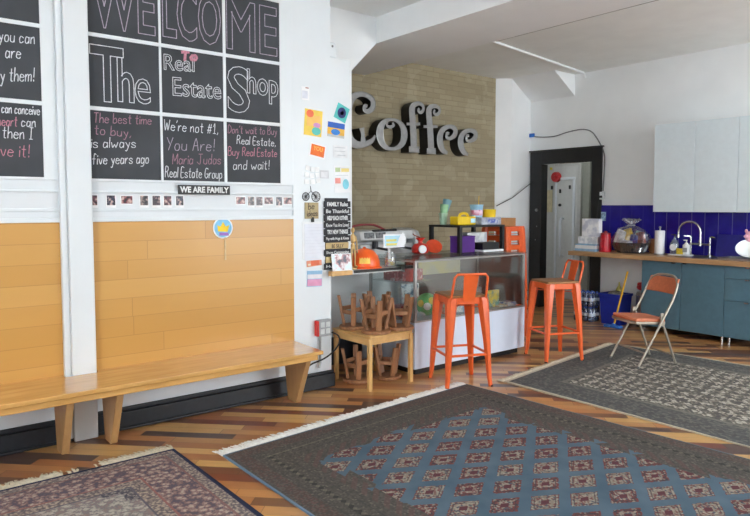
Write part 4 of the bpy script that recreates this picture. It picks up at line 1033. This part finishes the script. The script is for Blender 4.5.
# ------------------------------------------------------------------ sign letters on the brick
LFR = M('letter_grey', (164, 164, 164), .42, .25, var=.05); LSD = M('letter_black', (22, 22, 24), .5)
def letter(label, strokes_):
    ys = [p[0] for s in strokes_ for p in s[0]]; zs = [p[1] for s in strokes_ for p in s[0]]
    oy, oz = (min(ys) + max(ys)) / 2, min(zs)
    t = thing('sign_letter', label, 'sign letter', (-1.849, oy, oz), 0, 'grey letters of the Coffee sign')
    side = MB(); face = MB(); rim = MB()
    for P, W, closed in strokes_:
        Pd = [Vector((p[0] - oy, p[1] - oz, w_)) for p, w_ in zip(P, W)]
        Q = catmull(Pd, 7, closed); m = len(Q)
        L = []; Rr = []
        for i in range(m):
            a = Q[i - 1] if (closed or i) else Q[i]; b = Q[(i + 1) % m] if (closed or i < m - 1) else Q[i]
            d = Vector((b.x - a.x, b.y - a.y)); d = d.normalized() if d.length > 1e-9 else Vector((1, 0)); nn = Vector((-d.y, d.x)) * Q[i].z / 2
            L.append((Q[i].x + nn.x, Q[i].y + nn.y)); Rr.append((Q[i].x - nn.x, Q[i].y - nn.y))
        x0, x1 = 0.0, .155
        vs = [(x, p[0], p[1]) for x in (x0, x1) for p in L + Rr]
        k = 2 * m; fs = []; ff = []
        for i in range(m if closed else m - 1):
            j = (i + 1) % m
            fs += [(i, j, j + k, i + k), (m + j, m + i, m + i + k, m + j + k), (i, m + i, m + j, j)]
            ff.append((i, j, m + j, m + i))
        if not closed: fs += [(0, k, k + m, m), (m - 1, 2 * m - 1, k + 2 * m - 1, k + m - 1)]
        side.add(vs, fs)
        si = strokes_.index((P, W, closed)) * .0012; x1 += si
        face.add([(x1 + .001, p[0], p[1]) for p in L + Rr], ff)
        for E_ in (L, Rr):
            rim.tube([(x1 + .001, p[0], p[1]) for p in E_], .004, 5, closed)
    side.build('returns', LSD, t)['label'] = 'black sides'
    face.build('face', LFR, t, flat=True); rim.build('rim', ALU, t)
k1, k2, k3 = .0026, .0024, .0030
C_pts = [(4.769, 2.679), (4.732, 2.685), (4.724, 2.636), (4.781, 2.622), (4.849, 2.677), (4.844, 2.764), (4.744, 2.811), (4.622, 2.802), (4.514, 2.721), (4.442, 2.572), (4.43, 2.421), (4.477, 2.292), (4.596, 2.223), (4.719, 2.23), (4.831, 2.276), (4.889, 2.348)]
letter('capital letter C of the Coffee sign partly behind the pillar', [(C_pts, [x * k1 for x in (12, 14, 16, 20, 26, 26, 22, 24, 40, 62, 66, 52, 34, 26, 20, 8)], False), ([(4.682, 2.421), (4.699, 2.345), (4.706, 2.253)], [.07, .045, .08], False)])
letter('letter o of the Coffee sign between C and f', [([(5.153, 2.556), (5.055, 2.535), (4.985, 2.47), (4.960, 2.375), (4.985, 2.28), (5.055, 2.215), (5.153, 2.2), (5.25, 2.225), (5.325, 2.29), (5.352, 2.39), (5.325, 2.48), (5.25, 2.54)], [x * k1 for x in (12, 18, 32, 40, 34, 22, 14, 20, 33, 40, 32, 18)], True),
        ([(5.079, 2.54), (5.069, 2.48), (5.121, 2.464), (5.174, 2.488), (5.158, 2.52)], [x * k1 for x in (10, 10, 12, 12, 8)], False)])
fw_ = [x * k2 for x in (42, 41, 38, 34, 24, 18, 16, 16, 15, 13, 10)]
letter('first letter f of the Coffee sign', [([(5.515, 2.21), (5.500, 2.467), (5.480, 2.685), (5.490, 2.740), (5.532, 2.778), (5.605, 2.796), (5.664, 2.771), (5.671, 2.72), (5.629, 2.686), (5.585, 2.704), (5.606, 2.736)], fw_, False), ([(5.389, 2.522), (5.618, 2.54)], [.03, .03], False), ([(5.430, 2.21), (5.605, 2.215)], [.07, .07], False)])
letter('second letter f of the Coffee sign', [([(5.815, 2.21), (5.795, 2.472), (5.770, 2.686), (5.778, 2.738), (5.816, 2.776), (5.898, 2.790), (5.96, 2.761), (5.948, 2.707), (5.897, 2.683), (5.858, 2.708), (5.879, 2.743)], fw_, False), ([(5.677, 2.512), (5.925, 2.531)], [.03, .03], False), ([(5.735, 2.205), (5.895, 2.21)], [.07, .07], False)])
ew = [x * k3 for x in (10, 11, 13, 15, 24, 24, 16, 22, 31, 34, 26, 10)]
letter('first letter e of the Coffee sign', [([(6.142, 2.453), (6.099, 2.456), (6.097, 2.402), (6.168, 2.396), (6.249, 2.452), (6.248, 2.523), (6.154, 2.548), (6.034, 2.507), (5.975, 2.415), (5.981, 2.31), (6.026, 2.233), (6.112, 2.197)], ew, False)])
letter('last letter e of the Coffee sign', [([(6.525, 2.452), (6.479, 2.449), (6.48, 2.391), (6.552, 2.385), (6.641, 2.438), (6.645, 2.501), (6.545, 2.527), (6.431, 2.491), (6.366, 2.409), (6.367, 2.315), (6.421, 2.231), (6.509, 2.195)], ew, False)])

# ------------------------------------------------------------------ orange bar stools
def bar_stool(loc, rz, label, back=True, wood_seat=True, group=None):
    t = thing('bar_stool', label, 'stool', loc, rz, group)
    H = .745; s = .158; f = .205
    for k in range(4):
        a = PI / 4 + k * PI / 2; b = MB(); M0 = Matrix.Rotation(a, 4, 'Z')
        vs = []; rt, rb = s * 1.36, f * 1.41
        for (r, z, wo, di) in ((rb, .0, .017, .014), (rb - .012, .08, .021, .018), ((rt + rb) / 2, .40, .032, .028), (rt + .004, H - .03, .050, .042), (rt - .006, H, .050, .042)):
            for (dx, dy) in ((-di, -wo * .8), (di * .2, -wo), (di * .9, -wo * .35), (di * .9, wo * .35), (di * .2, wo), (-di, wo * .8)): vs.append((r + dx - .012, dy, z))
        fs = []
        for i in range(4):
            for q in range(6): fs.append((i * 6 + q, i * 6 + (q + 1) % 6, (i + 1) * 6 + (q + 1) % 6, (i + 1) * 6 + q))
        fs += [tuple(range(5, -1, -1)), tuple(range(24, 30))]
        b.add(vs, fs, M0)
        lg = b.build('leg', ORANGE, t)
        MB().box(rb - .026, rb + .002, -.014, .014, -.0, .012, M0).build('foot_cap', BLACK, lg)
    b = MB()
    for k in range(4):
        M0 = Matrix.Rotation(k * PI / 2, 4, 'Z')
        b.box(s - .014, s + .004, -s, s, H - .055, H, M0)
    b.box(-s, s, -s, s, H - .008, H)
    b.build('seat_frame', ORANGE, t, bevel=.006)
    b = MB()
    zf = .27; d = f - (f - s) * zf / H
    for k in range(4):
        M0 = Matrix.Rotation(k * PI / 2, 4, 'Z'); b.box(d - .010, d + .004, -d, d, zf - .009, zf + .009, M0)
    b.build('footrest', ORANGE, t)
    b = MB(); z2 = .66; d2 = f - (f - s) * z2 / H
    for a in (PI / 4, 3 * PI / 4): b.box(-d2 * 1.3, d2 * 1.3, -.008, .008, z2 - .003, z2 + .003, Matrix.Rotation(a, 4, 'Z'))
    b.build('brace', ORANGE, t)
    if wood_seat:
        MB().box(-s - .006, s + .006, -s - .006, s + .006, H, H + .020).build('seat', SEATW, t, bevel=.006)
    if back:
        zb = H + .005; xo = s + .012; tp = zb + .195
        pts = [(xo - .0, -s + .004, zb - .04), (xo + .004, -s + .004, zb), (xo + .050, -s + .012, tp - .03), (xo + .058, -s + .035, tp), (xo + .058, s - .035, tp), (xo + .050, s - .012, tp - .03), (xo + .004, s - .004, zb), (xo, s - .004, zb - .04)]
        MB().tube(pts, .0105, 10).build('back_frame', ORANGE, t)
        b = MB(); b.add([(xo - .002, -.052, zb - .03), (xo + .004, -.052, zb - .03), (xo + .004, .052, zb - .03), (xo - .002, .052, zb - .03),
                         (xo + .053, -.065, tp), (xo + .059, -.065, tp), (xo + .059, .065, tp), (xo + .053, .065, tp)],
                        [(3, 2, 1, 0), (4, 5, 6, 7), (0, 1, 5, 4), (1, 2, 6, 5), (2, 3, 7, 6), (3, 0, 4, 7)])
        b.build('back_splat', ORANGE, t)
    return t
bs = bar_stool((.612, 3.965, .0005), R(-23), 'orange metal bar stool nearest the camera in front of the case', group='orange bar stools with low backs')
dup(bs, (.592, 5.312, .0118), R(67), 'orange metal bar stool standing at the far end of the case')
st0 = bar_stool((-.44, 5.76, .0005), R(6), 'lowest orange stool of the stack behind the display case', False, False, group='orange stools stacked behind the case')
for i in range(5):
    dup(st0, (-.44, 5.76, .0005 + .105 * (i + 1)), R(6), ['second lowest', 'third lowest', 'fourth from the bottom', 'second from the top', 'topmost'][i] + (' orange stool of the stack behind the display case'))
t = thing('cardboard_box', 'small brown cardboard box on top of the orange stool stack', 'box', (-.44, 5.70, .0005 + .525 + .746), R(6))
KR = M('cardboard', (168, 120, 74), .7, var=.04)
MB().box(-.10, .10, -.17, .17, 0, .09).build('carton', KR, t)
MB().box(-.10, .10, -.17, -.02, .09, .093).box(-.10, .10, .0, .17, .09, .093).build('flap', KR, t)

# ------------------------------------------------------------------ folding chair
t = thing('folding_chair', 'metal folding chair with padded orange brown seat and back on the grey rug', 'chair', (1.25, 5.815, .0118), R(-25))
TB = M('champagne_tube', (176, 168, 154), .35, .7, var=.03); VIN = M('terracotta_vinyl', (196, 112, 76), .45, var=.04, scale=40)
hw = .213
fpts = [(-hw, -.215, 0), (-hw, .135, .61), (-hw + .012, .19, .735), (-hw + .05, .215, .80), (-.08, .235, .83), (.08, .235, .83), (hw - .05, .215, .80), (hw - .012, .19, .735), (hw, .135, .61), (hw, -.215, 0)]
MB().tube(fpts[:2] + catmull(fpts[1:9], 4)[1:] + fpts[9:], .0115, 10).build('front_frame', TB, t)
for s_ in (-1, 1):
    MB().tube([(s_ * (hw - .026), .215, 0), (s_ * (hw - .026), .03, .47)], .0105, 10).build('rear_leg', TB, t)
    for y in (-.215, .215): 
        xx = s_ * (hw if y < 0 else hw - .026)
        MB().cyl((xx, y, -.0), (xx, y * .985, .02), .0135).build('foot_cap', M('grey_rubber', (90, 90, 88), .7), t)
MB().cyl((-hw + .026, .175, .10), (hw - .026, .175, .10), .008).cyl((-hw, -.135, .135), (hw, -.135, .135), .008).build('stretcher', TB, t)
def curved_pad(b, w2, y0, y1, z0, z1, th, bow, n=10, lean=0.0):
    vs = []
    for side in (0, 1):
        for i in range(n + 1):
            x = -w2 + 2 * w2 * i / n; q = bow * (1 - (x / w2) ** 2)
            for (y, z) in ((y0, z0), (y1, z1)): vs.append((x, y + q + side * th, z))
    fs = []; k = 2 * (n + 1)
    for i in range(n):
        a = 2 * i; fs += [(a, a + 2, a + 3, a + 1), (k + a, k + a + 1, k + a + 3, k + a + 2), (a, k + a, k + a + 2, a + 2), (a + 1, a + 3, k + a + 3, k + a + 1)]
    fs += [(0, 1, k + 1, k), (2 * n, k + 2 * n, k + 2 * n + 1, 2 * n + 1)]
    b.add(vs, fs)
b = MB(); curved_pad(b, .198, .155, .205, .665, .81, .022, .03); b.build('backrest', VIN, t, bevel=.008)
sp = [(-.186, -.20), (-.13, -.232), (.13, -.232), (.186, -.20), (.18, .10), (.13, .135), (-.13, .135), (-.18, .10)]
mt = Matrix.Translation((0, -.015, .415)) @ Matrix.Rotation(R(-3), 4, 'X')
MB().prism(sp, 'z', .0, .032, mt).build('seat', VIN, t, bevel=.010)
MB().prism([(x * 1.03, y * 1.03) for x, y in sp], 'z', -.022, .002, mt).build('seat_pan', TB, t, bevel=.004)
for s_ in (-1, 1): MB().box(s_ * .205 - .004, s_ * .205 + .004, .02, .05, .38, .50).build('hinge', TB, t)

# ------------------------------------------------------------------ rugs
def rug_body(name, pts, mat, parent):
    return MB().prism(pts, 'z', .0, .011).build(name, mat, parent, flat=True)
def fringe(parent, p0, p1, out, n, col, ln=.05, gaps=()):
    b = MB(); p0 = Vector(p0 + (0,)); p1 = Vector(p1 + (0,)); o = Vector(out + (0,)).normalized(); d = (p1 - p0)
    for i in range(n):
        f = (i + random.random()) / n
        if any(a < f < c for a, c in gaps) and random.random() < .85: continue
        p = p0 + d * f; l = ln * random.uniform(.6, 1.15); sd = d.normalized() * random.uniform(-.022, .022); wd = d.normalized() * random.uniform(.004, .008)
        e = p + o * l + sd; md = p + o * l * .5 + sd * random.uniform(.1, .9)
        z0, z1 = .008, random.uniform(.002, .006)
        vs = [p - wd + Vector((0, 0, z0)), p + wd + Vector((0, 0, z0)), md + wd + Vector((0, 0, .012)), md - wd + Vector((0, 0, .012)), e + wd * .6 + Vector((0, 0, z1)), e - wd * .6 + Vector((0, 0, z1))]
        vs = [tuple(v) for v in vs] + [(v.x, v.y, max(.0008, v.z - .0035)) for v in vs]
        b.add(vs, [(0, 1, 2, 3), (3, 2, 4, 5), (7, 6, 9, 8), (8, 9, 11, 10), (0, 3, 9, 6), (3, 5, 11, 9), (1, 7, 8, 2), (2, 8, 10, 4), (4, 10, 11, 5)])
    o_ = b.build('fringe', col, parent, flat=True); o_['kind'] = 'stuff'; return o_
FRW = M('fringe_cream', (244, 242, 236), .9, var=.06, scale=60); FRG = M('fringe_beige', (214, 204, 180), .9, var=.08, scale=60)

def edge_dist(t, X, Y, L, W):
    return X.min(Y).min((X * -1.0 + L)).min((Y * -1.0 + W))
def step(t, d, a, b): return d.gt(a) * d.lt(b)

# blue rug with diamond medallions
def blue_rug():
    t = MT('blue_medallion_rug', .9, spec=.25)
    L, W = 3.55, 2.30
    X, Y = t.x, t.y
    X = X + Y * .0482; Yb = Y + X * .0197
    d = X.min(Yb).min(X * -1.0 + 3.66).min(Y * -1.0 + X * .033 + 2.284)
    gx = (X / .011).floor(); gy = (Y / .011).floor(); sp = t.white(gx, gy, 2.0)
    nz = t.noise(5, 4)
    # field lattice
    xx = X / .236; yy = (Y - .045) / .366
    a = xx + yy + 40.0; b = xx - yy + 40.0
    fa = (a.fract() - .5).abs(); fb = (b.fract() - .5).abs()
    m = fa.max(fb)                                   # 0 centre .. .5 cell edge
    cell = t.white(a.floor(), b.floor(), 4.0)
    band = t.ramp(nz, [(.3, (72, 94, 110)), (.7, (88, 108, 123))])
    gulA = t.ramp(sp, [(0, (112, 64, 63)), (.35, (96, 62, 61)), (.62, (144, 130, 116)), (.85, (68, 60, 65))], True)
    gulB = t.ramp(sp, [(0, (136, 124, 110)), (.4, (114, 72, 70)), (.62, (152, 143, 129)), (.86, (82, 84, 92))], True)
    gul = t.mix(m.lt(.20), gulA, gulB)
    gul = t.mix(cell.gt(.62) * m.lt(.33), gul, gulB)
    gul = t.mix(step(t, m, .25, .28) * .7, gul, (70, 60, 66))
    gul = t.mix(m.lt(.10), gul, (92, 52, 58))
    rag = m + (sp - .5) * .035
    fld = t.mix(rag.lt(.345), band, gul)
    # border
    bor = t.ramp(sp, [(0, (80, 77, 72)), (.45, (92, 88, 81)), (.72, (70, 68, 65)), (.93, (112, 106, 95))], True)
    bor = t.mix(nz * .5, bor, (80, 77, 74))
    s_ = (X + Y) / .066                               # repeating figures running along the border
    fg = ((X / .066).fract() - .5).abs() + ((d - .205) / .066).abs()
    fg2 = ((Y / .066).fract() - .5).abs() + ((d - .205) / .066).abs()
    dots = fg.lt(.30).max(fg2.lt(.30))
    bor = t.mix(dots * .75, bor, (50, 49, 50))
    g2 = (((X + .033) / .066).fract() - .5).abs() + ((d - .205) / .066).abs()
    bor = t.mix((g2.lt(.24)) * .5, bor, (126, 119, 105))
    bor = t.mix(step(t, d, .27, .278).max(step(t, d, .135, .141)) * .5, bor, (64, 62, 66))
    inner = t.ramp(sp, [(0, (84, 70, 67)), (.4, (94, 86, 79)), (.7, (76, 71, 70)), (.9, (102, 80, 76))], True)
    bor = t.mix(step(t, d, .028, .12), bor, inner)
    fin = ((X + Y) / .09).fract(); bor = t.mix(step(t, d, .33, .43) * fin.lt(.5) * .4, bor, (106, 74, 72))
    c = t.mix((d + (cell - .5) * .10).gt(.425), bor, fld)
    c = t.mix(d.lt(.010), c, (104, 126, 146))
    t.out(c); t.bump(sp + nz * 3.0, .12, .004)
    return t.m
t = thing('blue_rug', 'large blue rug with rows of red medallions and dark border', 'rug', (.88, 1.655, .0005), R(2.6))
t.rotation_euler = (0, 0, R(1.2))
rug_body('pile', [(.0, .0), (3.55, -.07), (3.55, 2.40), (-.11, 2.28)], blue_rug(), t)
fringe(t, (-.0, .0), (-.11, 2.28), (-1, -.03), 620, FRW, .105)

def grey_rug():
    t = MT('grey_patterned_rug', .9, spec=.25)
    X, Y = t.x, t.y; X = X + Y * .1226 - .02
    d = X.min(Y).min(X * -1.0 + 3.6).min(Y * -1.0 + X * .073 + 2.12)
    gx = (X / .020).floor(); gy = (Y / .020).floor(); sp = t.white(gx, gy, 3.0); nz = t.noise(4, 4)
    fx = ((X / .10).fract() - .5).abs(); fy = ((Y / .13).fract() - .5).abs()
    cell = fx + fy
    fld = t.ramp(sp, [(0, (96, 92, 86)), (.34, (128, 122, 112)), (.62, (176, 170, 158)), (.84, (82, 80, 80))], True)
    fld = t.mix(cell.gt(.62) * .75, fld, (84, 82, 80))
    fld = t.mix(cell.lt(.22) * .5, fld, (200, 194, 182))
    bor = t.ramp(sp, [(0, (82, 82, 81)), (.5, (97, 96, 93)), (.8, (114, 111, 104))], True)
    bor = t.mix(nz * .5, bor, (86, 88, 90))
    fg = ((X / .08).fract() - .5).abs().min(((Y / .08).fract() - .5).abs()) * 1.0 + ((d - .16) / .12).abs()
    bor = t.mix(fg.lt(.32) * .5, bor, (72, 70, 70))
    bor = t.mix(step(t, d, .36, .40) * .5, bor, (132, 128, 118))
    c = t.mix(d.gt(.40), bor, fld)
    c = t.mix(d.lt(.03), c, (188, 178, 158))
    t.out(c); t.bump(sp + nz * 3.0, .12, .004); return t.m
t = thing('grey_rug', 'faded grey patterned rug under the folding chair', 'rug', (.845, 4.24, .0005), 0)
rug_body('pile', [(.02, .0), (3.6, .05), (3.6, 2.4), (-.24, 2.12)], grey_rug(), t)
fringe(t, (.02, .0), (-.24, 2.12), (-1, -.1), 480, FRG, .07)

def floral_rug():
    t = MT('floral_rug', .9, spec=.2)
    L, W = 2.4, 1.75
    X, Y = t.x, t.y; d = edge_dist(t, X, (Y * -1.0), L, W)
    nz = t.noise(14, 4); v = t.voro(30); v2 = t.voro(52)
    gx = (X / .008).floor(); gy = (Y / .008).floor(); sp = t.white(gx, gy, 3.0)
    pink = t.ramp(v + (sp - .5) * .35, [(.12, (178, 164, 150)), (.34, (158, 134, 126)), (.52, (128, 102, 100)), (.72, (92, 84, 94))])
    tan = t.ramp(v2 + (sp - .5) * .4, [(.2, (172, 158, 142)), (.45, (140, 126, 118)), (.7, (100, 92, 96))])
    navy = t.ramp(v2 + (sp - .5) * .4, [(.16, (160, 152, 142)), (.34, (112, 106, 108)), (.7, (70, 70, 80))])
    cream = t.ramp(v + (sp - .5) * .4, [(.2, (176, 168, 156)), (.45, (154, 146, 138)), (.62, (116, 112, 116)), (.8, (138, 120, 116))])
    c = t.mix(d.gt(.02), (40, 46, 70), tan)
    c = t.mix(d.gt(.085), c, pink)
    c = t.mix(step(t, d, .078, .090), c, (130, 98, 96))
    c = t.mix(step(t, d, .30, .312), c, (142, 98, 94))
    c = t.mix(d.gt(.312), c, tan)
    c = t.mix(d.gt(.385), c, (96, 92, 102))
    crn = (X + Y * -1.0) - .80
    fld = t.mix((crn + (nz - .5) * .35).gt(.14), navy, cream)
    c = t.mix(d.gt(.395), c, fld)
    t.out(c); t.bump(sp + nz * 2.0, .12, .004); return t.m
t = thing('floral_rug', 'worn pink and navy floral rug in the lower left corner', 'rug', (.595, 1.465, .0005), 0)
rug_body('pile', [(.0, .0), (.0, -1.75), (2.4, -1.75), (2.4, .02)], floral_rug(), t)
fringe(t, (.0, .0), (.0, -1.75), (-1, .02), 420, FRG, .10, gaps=((.24, .36), (.62, .70)))
